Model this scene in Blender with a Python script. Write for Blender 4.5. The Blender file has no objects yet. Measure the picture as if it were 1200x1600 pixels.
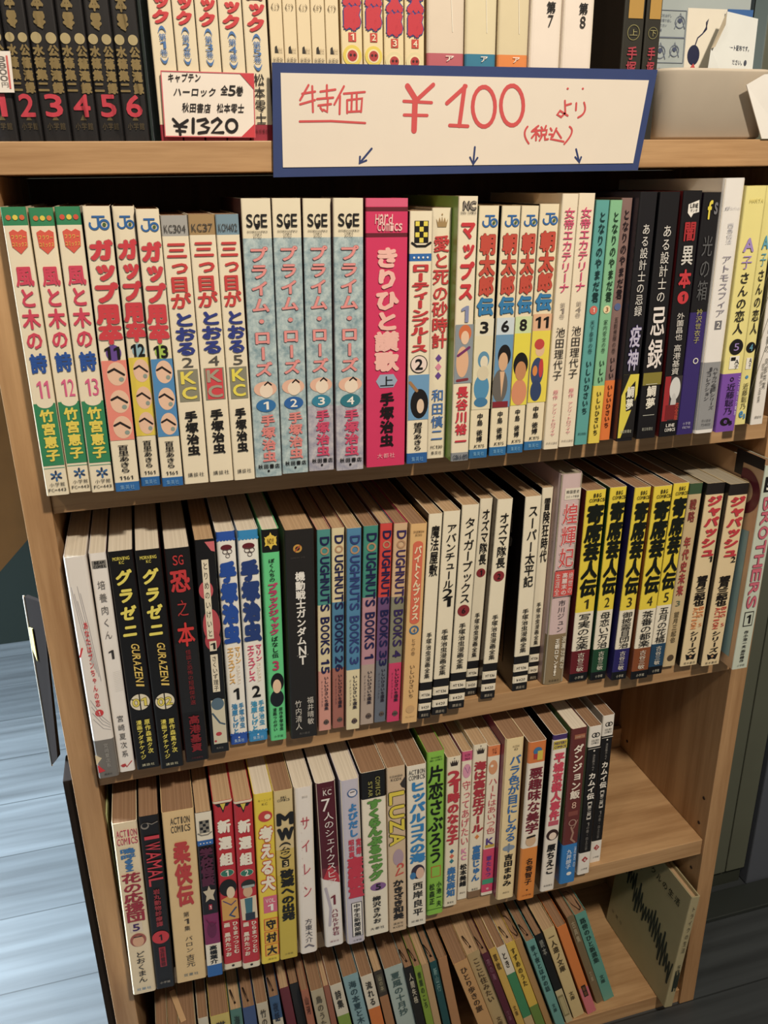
import bpy, math, random
from mathutils import Matrix, Vector

scene = bpy.context.scene
COL = scene.collection
R2D = math.radians
random.seed(7)

# ------------------------------------------------------------------ camera
cam_data = bpy.data.cameras.new('camera')
cam = bpy.data.objects.new('camera', cam_data)
COL.objects.link(cam)
cam_data.sensor_fit = 'VERTICAL'
cam_data.sensor_height = 32.0
cam_data.lens = 1318.5 * 32.0 / 1600.0
cam_data.clip_start = 0.02
right = Vector((0.961876, -0.273078, -0.014932))
fwd = Vector((0.249244, 0.89778, -0.363136))
up = Vector((0.11257, 0.34557, 0.931616))
cam.matrix_world = Matrix(((right.x, up.x, -fwd.x, 0.074931),
                           (right.y, up.y, -fwd.y, -0.58293),
                           (right.z, up.z, -fwd.z, -0.026193),
                           (0, 0, 0, 1)))
scene.camera = cam

# ------------------------------------------------------------------ exposure, world, lamps
scene.view_settings.view_transform = 'Standard'
scene.view_settings.look = 'None'
scene.view_settings.gamma = 1.0
scene.view_settings.exposure = 0.0
scene.view_settings.use_curve_mapping = False

world = bpy.data.worlds.new('world')
scene.world = world
world.use_nodes = True
wb = world.node_tree.nodes['Background']
wb.inputs[0].default_value = (1.0, 0.89, 0.76, 1)
wb.inputs[1].default_value = 0.19


def lamp(name, loc, target, size, power, color, shape='DISK', size_y=None, spread=None):
    d = bpy.data.lights.new(name, 'AREA')
    d.shape = shape
    d.size = size
    if size_y:
        d.size_y = size_y
    d.energy = power
    d.color = color
    if spread:
        d.spread = spread
    o = bpy.data.objects.new(name, d)
    COL.objects.link(o)
    o.location = loc
    o.rotation_euler = (Vector(target) - Vector(loc)).to_track_quat('-Z', 'Y').to_euler()
    return o


# warm spot lamps of the shop, in front of the shelf and above eye height
lamp('ceiling_spot', (0.50, -1.20, 1.12), (0.27, 0, 0.10), 0.12, 15.0, (1.0, 0.875, 0.715), spread=R2D(122))
lamp('ceiling_spot', (-0.75, -1.15, 1.12), (0.15, 0, 0.0), 0.13, 1.8, (1.0, 0.875, 0.715), spread=R2D(122))
# cool daylight entering beside the shelf, on the left of the room
lamp('window_daylight', (-1.45, 0.95, 0.35), (-0.45, 0.35, -0.91), 0.9, 135, (0.76, 0.89, 1.0),
     shape='RECTANGLE', size_y=1.1, spread=R2D(80))


# ------------------------------------------------------------------ materials
def lin(h):
    h = h.lstrip('#')
    out = []
    for i in (0, 2, 4):
        c = int(h[i:i + 2], 16) / 255.0
        out.append(c / 12.92 if c <= 0.04045 else ((c + 0.055) / 1.055) ** 2.4)
    y = 0.3 * out[0] + 0.59 * out[1] + 0.11 * out[2]
    return tuple(0.93 * (0.91 * c + 0.09 * y) for c in out) + (1.0,)


MATS = {}


def new_mat(name):
    m = bpy.data.materials.new(name)
    m.use_nodes = True
    nt = m.node_tree
    return m, nt, nt.nodes['Principled BSDF']


def ink(h, rough=0.42, var=0.05, scale=60.0, coat=0.0, spec=0.4):
    """printed paper / laminated cover: a flat colour with a little unevenness of its own"""
    key = (h, rough, var, scale, coat, spec)
    if key in MATS:
        return MATS[key]
    m, nt, b = new_mat('print_' + h.lstrip('#'))
    tc = nt.nodes.new('ShaderNodeTexCoord')
    nz = nt.nodes.new('ShaderNodeTexNoise')
    nz.inputs['Scale'].default_value = scale
    nz.inputs['Detail'].default_value = 3.0
    hs = nt.nodes.new('ShaderNodeMapRange')
    hs.inputs[3].default_value = 1.0 - var
    hs.inputs[4].default_value = 1.0 + var
    mx = nt.nodes.new('ShaderNodeMix')
    mx.data_type = 'RGBA'
    mx.blend_type = 'MULTIPLY'
    mx.inputs['Factor'].default_value = 1.0
    mx.inputs[6].default_value = lin(h)
    nt.links.new(tc.outputs['Object'], nz.inputs['Vector'])
    nt.links.new(nz.outputs['Fac'], hs.inputs[0])
    nt.links.new(hs.outputs[0], mx.inputs[7])
    nt.links.new(mx.outputs[2], b.inputs['Base Color'])
    b.inputs['Roughness'].default_value = rough
    b.inputs['Specular IOR Level'].default_value = spec
    if coat:
        b.inputs['Coat Weight'].default_value = coat
        b.inputs['Coat Roughness'].default_value = 0.12
    MATS[key] = m
    return m


def mottled(a, c, scale=140.0):
    key = ('mott', a, c, scale)
    if key in MATS:
        return MATS[key]
    m, nt, b = new_mat('mottled_paper')
    tc = nt.nodes.new('ShaderNodeTexCoord')
    nz = nt.nodes.new('ShaderNodeTexNoise')
    nz.inputs['Scale'].default_value = scale
    nz.inputs['Detail'].default_value = 6.0
    nz.inputs['Roughness'].default_value = 0.7
    cr = nt.nodes.new('ShaderNodeValToRGB')
    cr.color_ramp.elements[0].position = 0.36
    cr.color_ramp.elements[0].color = lin(a)
    cr.color_ramp.elements[1].position = 0.62
    cr.color_ramp.elements[1].color = lin(c)
    nt.links.new(tc.outputs['Object'], nz.inputs['Vector'])
    nt.links.new(nz.outputs['Fac'], cr.inputs[0])
    nt.links.new(cr.outputs[0], b.inputs['Base Color'])
    b.inputs['Roughness'].default_value = 0.42
    MATS[key] = m
    return m


def streak(name, c1, c2, scl, rough=0.5, noise_scale=1.0, bump=0.0, detail=5.0, lo=0.35, hi=0.65, spec=0.4):
    """grain: noise stretched along one axis"""
    key = ('streak', name)
    if key in MATS:
        return MATS[key]
    m, nt, b = new_mat(name)
    tc = nt.nodes.new('ShaderNodeTexCoord')
    mp = nt.nodes.new('ShaderNodeMapping')
    mp.inputs['Scale'].default_value = scl
    nz = nt.nodes.new('ShaderNodeTexNoise')
    nz.inputs['Scale'].default_value = noise_scale
    nz.inputs['Detail'].default_value = detail
    nz.inputs['Roughness'].default_value = 0.65
    cr = nt.nodes.new('ShaderNodeValToRGB')
    cr.color_ramp.elements[0].position = lo
    cr.color_ramp.elements[0].color = lin(c1)
    cr.color_ramp.elements[1].position = hi
    cr.color_ramp.elements[1].color = lin(c2)
    nt.links.new(tc.outputs['Object'], mp.inputs['Vector'])
    nt.links.new(mp.outputs['Vector'], nz.inputs['Vector'])
    nt.links.new(nz.outputs['Fac'], cr.inputs[0])
    nt.links.new(cr.outputs[0], b.inputs['Base Color'])
    b.inputs['Roughness'].default_value = rough
    b.inputs['Specular IOR Level'].default_value = spec
    if bump:
        bp = nt.nodes.new('ShaderNodeBump')
        bp.inputs['Strength'].default_value = bump
        bp.inputs['Distance'].default_value = 0.0006
        nt.links.new(nz.outputs['Fac'], bp.inputs['Height'])
        nt.links.new(bp.outputs[0], b.inputs['Normal'])
    MATS[key] = m
    return m


WOOD_X = streak('oak_veneer_lengthwise', '#a67d50', '#c69d6c', (5, 60, 90), rough=0.45, bump=0.15)
WOOD_Z = streak('oak_veneer_upright', '#a0764a', '#c09666', (70, 60, 4), rough=0.45, bump=0.15)
WOOD_IN = streak('oak_veneer_shelf_top', '#a8743c', '#c4915a', (6, 55, 55), rough=0.5)
WOOD_BACK = streak('brown_back_board', '#5b3b20', '#714a29', (60, 60, 5), rough=0.6)
PAGE = {
    'new': streak('paper_edge_pale', '#d2c6b0', '#e6dbc6', (1900, 3, 3), rough=0.85, bump=0.25, detail=3, spec=0.1),
    'old': streak('paper_edge_yellowed', '#b0906a', '#c9a880', (1900, 3, 3), rough=0.85, bump=0.25, detail=3, spec=0.1),
    'tan': streak('paper_edge_brown', '#8d6b4e', '#a48060', (1900, 3, 3), rough=0.85, bump=0.25, detail=3, spec=0.1),
    'grey': streak('paper_edge_grey', '#968c78', '#aaa08a', (1900, 3, 3), rough=0.85, bump=0.25, detail=3, spec=0.1),
}


# ------------------------------------------------------------------ object helpers
def make_obj(name, verts, faces, mats, fmat=None, parent=None, smooth=False):
    me = bpy.data.meshes.new(name)
    me.from_pydata([tuple(v) for v in verts], [], faces)
    for m in mats:
        me.materials.append(m)
    if fmat:
        me.polygons.foreach_set('material_index', fmat)
    if smooth:
        me.polygons.foreach_set('use_smooth', [True] * len(me.polygons))
    me.update()
    o = bpy.data.objects.new(name, me)
    COL.objects.link(o)
    if parent is not None:
        o.parent = parent
    return o


def thing(name, label, cat, loc=(0, 0, 0), group=None):
    o = bpy.data.objects.new(name, None)
    o.empty_display_size = 0.02
    COL.objects.link(o)
    o.location = loc
    o['label'] = label
    o['category'] = cat
    if group:
        o['group'] = group
    return o


def tag(o, label, cat, group=None):
    o['label'] = label
    o['category'] = cat
    if group:
        o['group'] = group
    return o


def box_vf(x0, x1, y0, y1, z0, z1, off=0):
    v = [(x0, y0, z0), (x1, y0, z0), (x1, y1, z0), (x0, y1, z0), (x0, y0, z1), (x1, y0, z1), (x1, y1, z1), (x0, y1, z1)]
    f = [(0, 3, 2, 1), (4, 5, 6, 7), (0, 1, 5, 4), (1, 2, 6, 5), (2, 3, 7, 6), (3, 0, 4, 7)]
    return v, [tuple(i + off for i in q) for q in f]


def box(name, x0, x1, y0, y1, z0, z1, mat, parent=None, bevel=0.0):
    v, f = box_vf(x0, x1, y0, y1, z0, z1)
    o = make_obj(name, v, f, [mat], parent=parent)
    if bevel:
        md = o.modifiers.new('bevel', 'BEVEL')
        md.width = bevel
        md.segments = 2
    return o


def tube(name, pts, rad, mat, parent=None, seg=6, flat=1.0):
    """round cord through points"""
    V, F = [], []
    P = [Vector(p) for p in pts]
    n = len(P)
    for i in range(n):
        t = (P[min(i + 1, n - 1)] - P[max(i - 1, 0)]).normalized()
        a = t.cross(Vector((0, 1, 0.13))).normalized()
        c = t.cross(a).normalized()
        for k in range(seg):
            ang = 2 * math.pi * k / seg
            V.append(P[i] + a * math.cos(ang) * rad + c * math.sin(ang) * rad * flat)
    for i in range(n - 1):
        for k in range(seg):
            k2 = (k + 1) % seg
            F.append((i * seg + k, i * seg + k2, (i + 1) * seg + k2, (i + 1) * seg + k))
    F.append(tuple(range(seg - 1, -1, -1)))
    F.append(tuple(range((n - 1) * seg, n * seg)))
    return make_obj(name, V, F, [mat], parent=parent, smooth=True)


# ------------------------------------------------------------------ lettering
GLYPHS = {}
SMALL = set('ッャュョァィゥェォっゃゅょぁぃぅぇぉ')
TURN = set('ー-()（）[]〔〕【】～…―')


def glyph(ch, bold):
    key = ch
    if key in GLYPHS:
        return GLYPHS[key]
    if ch == '1':      # a numeral one with a flag
        GLYPHS[key] = ([(.21, 0), (.32, 0), (.32, .68), (.24, .68), (.08, .57), (.08, .47), (.21, .535)], [(0, 1, 2, 6), (2, 3, 4, 5, 6)], (.08, 0, .32, .68))
        return GLYPHS[key]
    cu = bpy.data.curves.new('g', 'FONT')
    cu.body = ch
    cu.size = 1.0
    cu.resolution_u = 2 if is_cjk(ch) else 3
    cu.fill_mode = 'FRONT'
    ob = bpy.data.objects.new('g', cu)
    me = ob.to_mesh()
    V = [(v.co.x, v.co.y) for v in me.vertices]
    F = [tuple(p.vertices) for p in me.polygons]
    ob.to_mesh_clear()
    bpy.data.objects.remove(ob)
    bpy.data.curves.remove(cu)
    if V:
        bb = (min(p[0] for p in V), min(p[1] for p in V), max(p[0] for p in V), max(p[1] for p in V))
    else:
        bb = (0, 0, 1, 1)
    GLYPHS[key] = (V, F, bb)
    return GLYPHS[key]


def is_cjk(ch):
    return ord(ch) > 0x2E7F


class Decal:
    """flat printed shapes gathered into ONE mesh; u to the right, v downwards, in metres on a spine"""

    def __init__(self):
        self.V, self.F, self.M, self.mats, self.step = [], [], [], [], 0

    def mi(self, mat):
        if mat not in self.mats:
            self.mats.append(mat)
        return self.mats.index(mat)

    def add(self, pts, faces, mat, layer):
        o = len(self.V)
        # each printed piece lies a hair above the one before it, so overlapping ink never shares a plane
        self.step += 1
        y = -0.00022 - 0.00009 * layer - 0.0000022 * (self.step % 36)
        for (x, z) in pts:
            self.V.append((x, y, z))
        i = self.mi(mat)
        for f in faces:
            self.F.append(tuple(k + o for k in f))
            self.M.append(i)

    def poly(self, pts, mat, layer):
        # seen from -y, x right / z up: counter-clockwise faces the viewer
        a = sum(pts[i][0] * pts[(i + 1) % len(pts)][1] - pts[(i + 1) % len(pts)][0] * pts[i][1] for i in range(len(pts)))
        if a < 0:
            pts = pts[::-1]
        self.add(pts, [tuple(range(len(pts)))], mat, layer)

    def ell(self, cx, cz, rx, rz, mat, layer, n=24):
        self.poly([(cx + rx * math.cos(2 * math.pi * i / n), cz + rz * math.sin(2 * math.pi * i / n)) for i in range(n)], mat, layer)

    def ring(self, cx, cz, r, th, mat, layer, a0=0.0, a1=360.0, n=28, asp=1.0):
        P, F = [], []
        for i in range(n + 1):
            a = math.radians(a0 + (a1 - a0) * i / n)
            P.append((cx + r * math.cos(a), cz + r * asp * math.sin(a)))
            P.append((cx + (r - th) * math.cos(a), cz + (r - th) * asp * math.sin(a)))
        for i in range(n):
            F.append((2 * i, 2 * i + 2, 2 * i + 3, 2 * i + 1))
        self.add(P, F, mat, layer)

    def stroke(self, pts, w, mat, layer):
        """a pen or brush stroke: one mitred ribbon through the points, with round ends"""
        n = len(pts)
        closed = n > 3 and math.hypot(pts[0][0] - pts[-1][0], pts[0][1] - pts[-1][1]) < 1e-6
        P, F = [], []
        for i in range(n):
            a = pts[i - 1] if i > 0 else (pts[-2] if closed else pts[0])
            b = pts[i + 1] if i < n - 1 else (pts[1] if closed else pts[-1])
            c = pts[i]
            d1 = Vector((c[0] - a[0], c[1] - a[1]))
            d2 = Vector((b[0] - c[0], b[1] - c[1]))
            d1 = d1.normalized() if d1.length > 1e-9 else d2.normalized()
            d2 = d2.normalized() if d2.length > 1e-9 else d1
            t = d1 + d2
            t = t.normalized() if t.length > 0.2 else d1
            k = min(1.0 / max(t.dot(d1), 0.45), 1.35)
            nx, nz = -t.y * w / 2 * k, t.x * w / 2 * k
            P += [(c[0] + nx, c[1] + nz), (c[0] - nx, c[1] - nz)]
        for i in range(n - 1):
            F.append((2 * i, 2 * i + 1, 2 * i + 3, 2 * i + 2))
        self.add(P, F, mat, layer)
        if not closed:
            for (x, z) in (pts[0], pts[-1]):
                self.ell(x, z, w / 2, w / 2, mat, layer, 10)

    def char(self, ch, cx, cz, cw, chh, mat, layer, bold=0.0, rot=False, skew=0.0, vert=False, grow=0.0):
        """one character in a cell of cw x chh centred on (cx, cz)"""
        V, F, bb = glyph(ch, 0)
        if not V:
            return
        P = []
        if bold or grow:
            k = min(bold * 1.15, 0.11)          # heavier strokes inside the same cell
            if ch in '1I':
                k *= 0.5
            e = k + grow                        # an outline spreads beyond it
            spread = [(1, 0), (-1, 0), (0, 1), (0, -1)] if e < 0.03 else [(1, 0), (.7, .7), (0, 1), (-.7, .7), (-1, 0), (-.7, -.7), (0, -1), (.7, -.7)]
            for (ax, az) in spread:
                self.char(ch, cx + ax * e * cw, cz + az * e * chh, cw * (1 - k), chh * (1 - k), mat, layer, 0.0, rot, skew, vert)
            cw, chh = cw * (1 - k), chh * (1 - k)
            if e >= 0.03:
                return
        if is_cjk(ch):
            ox, oz = 0.5, 0.38
            if vert and ch in SMALL:
                ox, oz = 0.42, 0.30
            for (x, y) in V:
                a, c = (x - ox) / 0.96, (y - oz) / 0.96
                if vert and ch in TURN:
                    a, c = c, -a
                P.append((cx + (a + skew * c) * cw, cz + c * chh))
        else:
            w, h = bb[2] - bb[0], bb[3] - bb[1]
            mx, my = (bb[0] + bb[2]) / 2, (bb[1] + bb[3]) / 2
            for (x, y) in V:
                a = (x - mx) / max(w, 0.02)
                c = (y - my) / max(h, 0.02)
                if ch in '1I|!':
                    a *= 0.72 if ch == '1' else 0.5
                if ch in '.,':
                    a *= 0.25
                    c = c * 0.2 - 0.4
                if ch in '-':
                    c *= 0.2
                if ch in '・':
                    a *= 0.3
                if vert and ch in TURN:
                    a, c = c, -a
                P.append((cx + (a + skew * c) * cw, cz + c * chh))
        self.add(P, F, mat, layer)

    def build(self, name, parent):
        if not self.V:
            return None
        return make_obj(name, self.V, self.F, self.mats, self.M, parent)


PART = {'T': 'title_lettering', 'A': 'author_lettering', 'N': 'volume_number', 'P': 'publisher_lettering',
        'E': 'emblem', 'I': 'printed_picture', 'K': 'subtitle_lettering', 'S': 'printed_panel', 'L': 'series_lettering',
        'F': 'paper_label', 'M': 'publisher_mark'}


def cover_mesh(name, w, h, d, r, bands, base, side_l, side_r, t, parent, z0=0.0, grow=0.0, seg=3, inner=True):
    """U-shaped cover: front board, rounded spine, back board; bands are slices of its height.
    origin: spine face centre, y = 0 front, x in [-w/2, w/2]"""
    hw = w / 2 + grow
    yf = -grow
    path = [(-hw, d)]
    kinds = []
    path.append((-hw, r + yf)); kinds.append('L')
    for i in range(1, seg + 1):
        a = math.pi / 2 * i / seg
        path.append((-hw + r * (1 - math.cos(a)), yf + r * (1 - math.sin(a)))); kinds.append('S')
    path.append((hw - r, yf)); kinds.append('S')
    for i in range(1, seg + 1):
        a = math.pi / 2 * i / seg
        path.append((hw - r * (1 - math.sin(a)), yf + r * (1 - math.cos(a)))); kinds.append('S')
    path.append((hw, d)); kinds.append('R')
    n = len(path)
    # inner path
    ip = []
    for (x, y) in path:
        ip.append((max(-hw + t, min(hw - t, x * (hw - t) / hw)), max(y, yf + t) if y < d else d))
    cuts = [0.0] + sorted({b[1] for b in bands if 0 < b[1] < 1} | {b[0] for b in bands if 0 < b[0] < 1}) + [1.0]
    V, F, M, mats = [], [], [], []

    def mi(m):
        if m not in mats:
            mats.append(m)
        return mats.index(m)

    base_m = base
    for ci, c in enumerate(cuts):
        z = z0 + h * (1 - c)
        for (x, y) in path:
            V.append((x, y, z))
    for ci in range(len(cuts) - 1):
        vm = (cuts[ci] + cuts[ci + 1]) / 2
        m, wrap = base_m, False
        for b in bands:
            if b[0] <= vm <= b[1]:
                m = b[2]
                wrap = len(b) > 3 and b[3]
        for k in range(n - 1):
            a, b2 = ci * n + k, ci * n + k + 1
            c2, d2 = (ci + 1) * n + k + 1, (ci + 1) * n + k
            F.append((a, d2, c2, b2))
            kk = kinds[k]
            mm = m if (kk == 'S' or wrap) else (side_l if kk == 'L' else side_r)
            M.append(mi(mm))
    o = len(V)
    top, bot = 0, (len(cuts) - 1) * n
    for zz in (z0 + h, z0):
        for (x, y) in ip:
            V.append((x, y, zz))
    for k in range(n - 1):
        F.append((top + k, top + k + 1, o + k + 1, o + k)); M.append(mi(base_m))
        F.append((bot + k + 1, bot + k, o + n + k, o + n + k + 1)); M.append(mi(base_m))
        F.append((o + k, o + k + 1, o + n + k + 1, o + n + k)); M.append(mi(base_m))
    F.append((top, o, o + n, bot)); M.append(mi(base_m))
    F.append((top + n - 1, bot + n - 1, o + 2 * n - 1, o + n - 1)); M.append(mi(base_m))
    return make_obj(name, V, F, mats, M, parent)


def as_mat(c, coat=0.0):
    return ink(c, coat=coat) if isinstance(c, str) else c


def book(spec, x, y, w, h, lean, zshelf, name='paperback_book', group=None):
    """x: left foot of the spine on the shelf, all in mm except zshelf"""
    x, y, w, h = x / 1000, y / 1000, w / 1000, h / 1000
    la = R2D(lean)
    wfoot = w / max(math.cos(la), 0.2)
    d = spec.get('d') or (0.112 if h < 0.1785 else 0.128 if h < 0.1885 else 0.146)
    root = thing(name, spec['label'], spec.get('cat', 'book'), (x + wfoot / 2 + math.tan(la) * abs(math.sin(la)) * w / 2, y, zshelf + abs(math.sin(la)) * w / 2 + 0.0001), group)
    root.rotation_euler = (0, la, 0)
    coat = spec.get('coat', 0.15)
    base = as_mat(spec['base'], coat)
    sl = as_mat(spec.get('side', spec['base']) if not isinstance(spec.get('side'), tuple) else spec['side'][0], coat)
    sr = sl
    bands = [(b[0], b[1], as_mat(b[2], coat)) + tuple(b[3:]) for b in spec.get('bands', [])]
    t = spec.get('t', 0.0005)
    cover_mesh('cover', w, h, d, min(spec.get('r', 0.0011), w * 0.24), bands, base, sl, sr, t, root)
    # page block
    pin = spec.get('pin', 0.0007)
    pv, pf = box_vf(-w / 2 + t + 0.0001, w / 2 - t - 0.0001, t + 0.0004, d - 0.001 - pin, 0.0005 + pin * 0.3, h - pin)
    make_obj('page_block', pv, pf, [PAGE[spec.get('page', 'old')]], parent=root)
    D = {}
    lay = {}

    def dec(p):
        if p not in D:
            D[p] = Decal()
        return D[p]

    def U(u):
        return (u - 0.5) * w

    def Z(v):
        return h * (1 - v)
    L = 0
    for it in spec.get('items', []):
        k, p = it[0], it[1]
        dc = dec(p)
        L = min(L + 1, 6)
        if k in 'th':
            L = 4
        if k == 'q':
            u0, v0, u1, v1, c = it[2:7]
            dc.poly([(U(u0), Z(v1)), (U(u1), Z(v1)), (U(u1), Z(v0)), (U(u0), Z(v0))], as_mat(c, coat), it[7] if len(it) > 7 else 1)
        elif k == 'p':
            dc.poly([(U(a), Z(b)) for a, b in it[2]], as_mat(it[3], coat), it[4] if len(it) > 4 else 2)
        elif k == 'd':   # disc by radius as a fraction of the width
            u, v, ru, asp, c = it[2:7]
            dc.ell(U(u), Z(v), ru * w, ru * w * asp, as_mat(c, coat), it[7] if len(it) > 7 else 2)
        elif k == 'e':   # ellipse in fractions
            u, v, ru, rv, c = it[2:7]
            dc.ell(U(u), Z(v), ru * w, rv * h, as_mat(c, coat), it[7] if len(it) > 7 else 2)
        elif k == 'o':   # ring
            u, v, ru, th, c = it[2:7]
            a0, a1 = (it[7], it[8]) if len(it) > 8 else (0, 360)
            dc.ring(U(u), Z(v), ru * w, th * w, as_mat(c, coat), 3, a0, a1)
        elif k == 's':   # stroke
            dc.stroke([(U(a), Z(b)) for a, b in it[2]], it[3] * w, as_mat(it[4], coat), it[5] if len(it) > 5 else 3)
        elif k == 't':   # upright text, top to bottom
            s, u, v0, v1, cw, c = it[2:8]
            op = it[8] if len(it) > 8 else {}
            n = len(s)
            ch = (v1 - v0) * h / n
            for i, cc in enumerate(s):
                if cc == ' ':
                    continue
                cz = Z(v0) - ch * (i + 0.5)
                g = op.get('fill', 0.94)
                args = dict(rot=False, skew=op.get('sk', 0.0), vert=True)
                if op.get('o'):
                    dc.char(cc, U(u), cz, cw * w, ch * g, as_mat(op['o'], coat), 4, bold=op.get('b', 0), grow=op.get('ow', 0.05), **args)
                dc.char(cc, U(u), cz, cw * w, ch * g, as_mat(c, coat), 6, bold=op.get('b', 0.0), **args)
        elif k == 'h':   # level text
            s, u, v, tw, ht, c = it[2:8]
            op = it[8] if len(it) > 8 else {}
            n = len(s)
            cw = tw * w / n
            for i, cc in enumerate(s):
                if cc == ' ':
                    continue
                cx = U(u) + (i + 0.5 - n / 2) * cw
                if op.get('o'):
                    dc.char(cc, cx, Z(v), cw * 0.86, ht * h, as_mat(op['o'], coat), 5, bold=op.get('b', 0), grow=op.get('ow', 0.06))
                dc.char(cc, cx, Z(v), cw * 0.86, ht * h, as_mat(c, coat), 6, bold=op.get('b', 0.0), skew=op.get('sk', 0.0))
        elif k == 'r':   # text turned a quarter, running down the spine
            s, u, v0, v1, cw, c = it[2:8]
            op = it[8] if len(it) > 8 else {}
            n = len(s)
            step = (v1 - v0) * h / n
            for i, cc in enumerate(s):
                if cc == ' ':
                    continue
                V, F, bb = glyph(cc, 0)
                if not V:
                    continue
                gw, gh = max(bb[2] - bb[0], 0.02), max(bb[3] - bb[1], 0.02)
                mx, my = (bb[0] + bb[2]) / 2, (bb[1] + bb[3]) / 2
                wx = 0.86 * (0.6 if cc == '1' else 0.42 if cc == 'I' else 1)

                def press(k, col, layer, sk=None):
                    sk = k if sk is None else sk
                    spread = [(0, 0)] + ([(k, 0), (.7 * k, .7 * k), (0, k), (-.7 * k, .7 * k), (-k, 0), (-.7 * k, -.7 * k), (0, -k), (.7 * k, -.7 * k)] if k else [])
                    for (ax, az) in spread:
                        P = []
                        for (a, b) in V:
                            gx = ((a - mx) / gw * (1 - sk) + ax) * step * wx
                            gy = ((b - my) / gh * (1 - sk) + az) * cw * w
                            P.append((U(u) + gy, Z(v0) - step * (i + 0.5) - gx - op.get('sk', 0) * gy))
                        dc.add(P, F, col, layer)
                if op.get('o'):
                    press(op.get('b', 0.0) + op.get('ow', 0.05), as_mat(op['o'], coat), 4, op.get('b', 0.0))
                press(op.get('b', 0.0), as_mat(c, coat), 6)
    for p, dc in D.items():
        dc.build(PART[p], root)
    if spec.get('obi'):
        v0, v1, c = spec['obi']
        ob = cover_mesh('paper_band', w, h * (v1 - v0), d * 0.999, min(spec.get('r', 0.0011), w * 0.24), [], as_mat(c, coat), as_mat(c, coat), as_mat(c, coat), 0.0001, root, z0=h * (1 - v1), grow=0.00012)
    if spec.get('ribbon'):
        pts = spec['ribbon']
        tube('ribbon_marker', [(a / 1000, b / 1000, h + c / 1000) for a, b, c in pts], 0.0007, ink('#3a2418', rough=0.8), root, flat=0.5)
    return root


# ------------------------------------------------------------------ the room
W_, T_ = 0.58, 0.0184
FLOOR_Z = -0.9105
ZS = (-0.21666, -0.44797, -0.67425, -0.8915)     # upper faces of the four shelf boards


def floor_material():
    m, nt, b = new_mat('grey_plank_floor')
    tc = nt.nodes.new('ShaderNodeTexCoord')
    br = nt.nodes.new('ShaderNodeTexBrick')
    br.offset = 0.37
    br.inputs['Color1'].default_value = lin('#3a3f42')
    br.inputs['Color2'].default_value = lin('#464b4e')
    br.inputs['Mortar'].default_value = lin('#262a2c')
    br.inputs['Scale'].default_value = 1.0
    br.inputs['Mortar Size'].default_value = 0.0010
    br.inputs['Brick Width'].default_value = 0.92
    br.inputs['Row Height'].default_value = 0.118
    mp = nt.nodes.new('ShaderNodeMapping')
    mp.inputs['Scale'].default_value = (3, 60, 1)
    nz = nt.nodes.new('ShaderNodeTexNoise')
    nz.inputs['Scale'].default_value = 1.0
    nz.inputs['Detail'].default_value = 6.0
    mr = nt.nodes.new('ShaderNodeMapRange')
    mr.inputs[1].default_value = 0.3
    mr.inputs[2].default_value = 0.7
    mr.inputs[3].default_value = 0.62
    mr.inputs[4].default_value = 1.25
    mx = nt.nodes.new('ShaderNodeMix')
    mx.data_type = 'RGBA'
    mx.blend_type = 'MULTIPLY'
    mx.inputs['Factor'].default_value = 1.0
    L = nt.links.new
    L(tc.outputs['Object'], br.inputs['Vector'])
    L(tc.outputs['Object'], mp.inputs['Vector'])
    L(mp.outputs[0], nz.inputs['Vector'])
    L(nz.outputs['Fac'], mr.inputs[0])
    L(br.outputs['Color'], mx.inputs[6])
    L(mr.outputs[0], mx.inputs[7])
    L(mx.outputs[2], b.inputs['Base Color'])
    b.inputs['Roughness'].default_value = 0.42
    return m


def struct(o):
    o['kind'] = 'structure'
    return o


struct(make_obj('floor', [(-3, -2.2, FLOOR_Z), (3, -2.2, FLOOR_Z), (3, 1.6, FLOOR_Z), (-3, 1.6, FLOOR_Z)], [(0, 1, 2, 3)], [floor_material()]))
struct(box('wall_back', -3, 3, 1.12, 1.2, FLOOR_Z, 1.55, ink('#2f3d38', rough=0.7, scale=6)))

# panelled grey-green unit to the right of the bookcase
cab = thing('panelled_cabinet', 'tall grey-green panelled cabinet front right of the bookcase', 'cabinet', (0.70, 0.15, FLOOR_Z))
GG = ink('#5d6152', rough=0.6, scale=20, var=0.08)
px = -0.075
for wd in (0.0605, 0.048, 0.03):
    box('front_board', px, px + wd - 0.0016, -0.02, 0.0, 0.03, 2.2, GG, cab, bevel=0.0012)
    px += wd
box('cabinet_body', -0.075, px, 0.0005, 0.35, 0.03, 2.2, ink('#23261f', rough=0.8), cab)
box('plinth', -0.075, px, -0.012, 0.35, 0.0, 0.0295, ink('#33382f', rough=0.7), cab)
door = thing('slate_door', 'slate blue door edge with a pale lower panel at the far right', 'door', (0.88, 0.14, FLOOR_Z))
box('door_stile', -0.112, -0.052, -0.012, 0.03, 0.0, 2.1, ink('#555b66', rough=0.5), door, bevel=0.002)
box('door_leaf', -0.0515, 0.25, 0.0, 0.025, 0.006, 2.1, ink('#646a70', rough=0.5), door)
box('pale_panel', -0.02, 0.2, -0.003, -0.0002, 0.05, 0.20, ink('#b9bdb4', rough=0.4), door)
tag(box('floor_plate', 0.672, 0.90, 0.088, 0.1255, FLOOR_Z, FLOOR_Z + 0.006, ink('#2c312f', rough=0.45), bevel=0.001), 'flat dark metal plate on the floor in front of the grey-green cabinet', 'plate')

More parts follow.
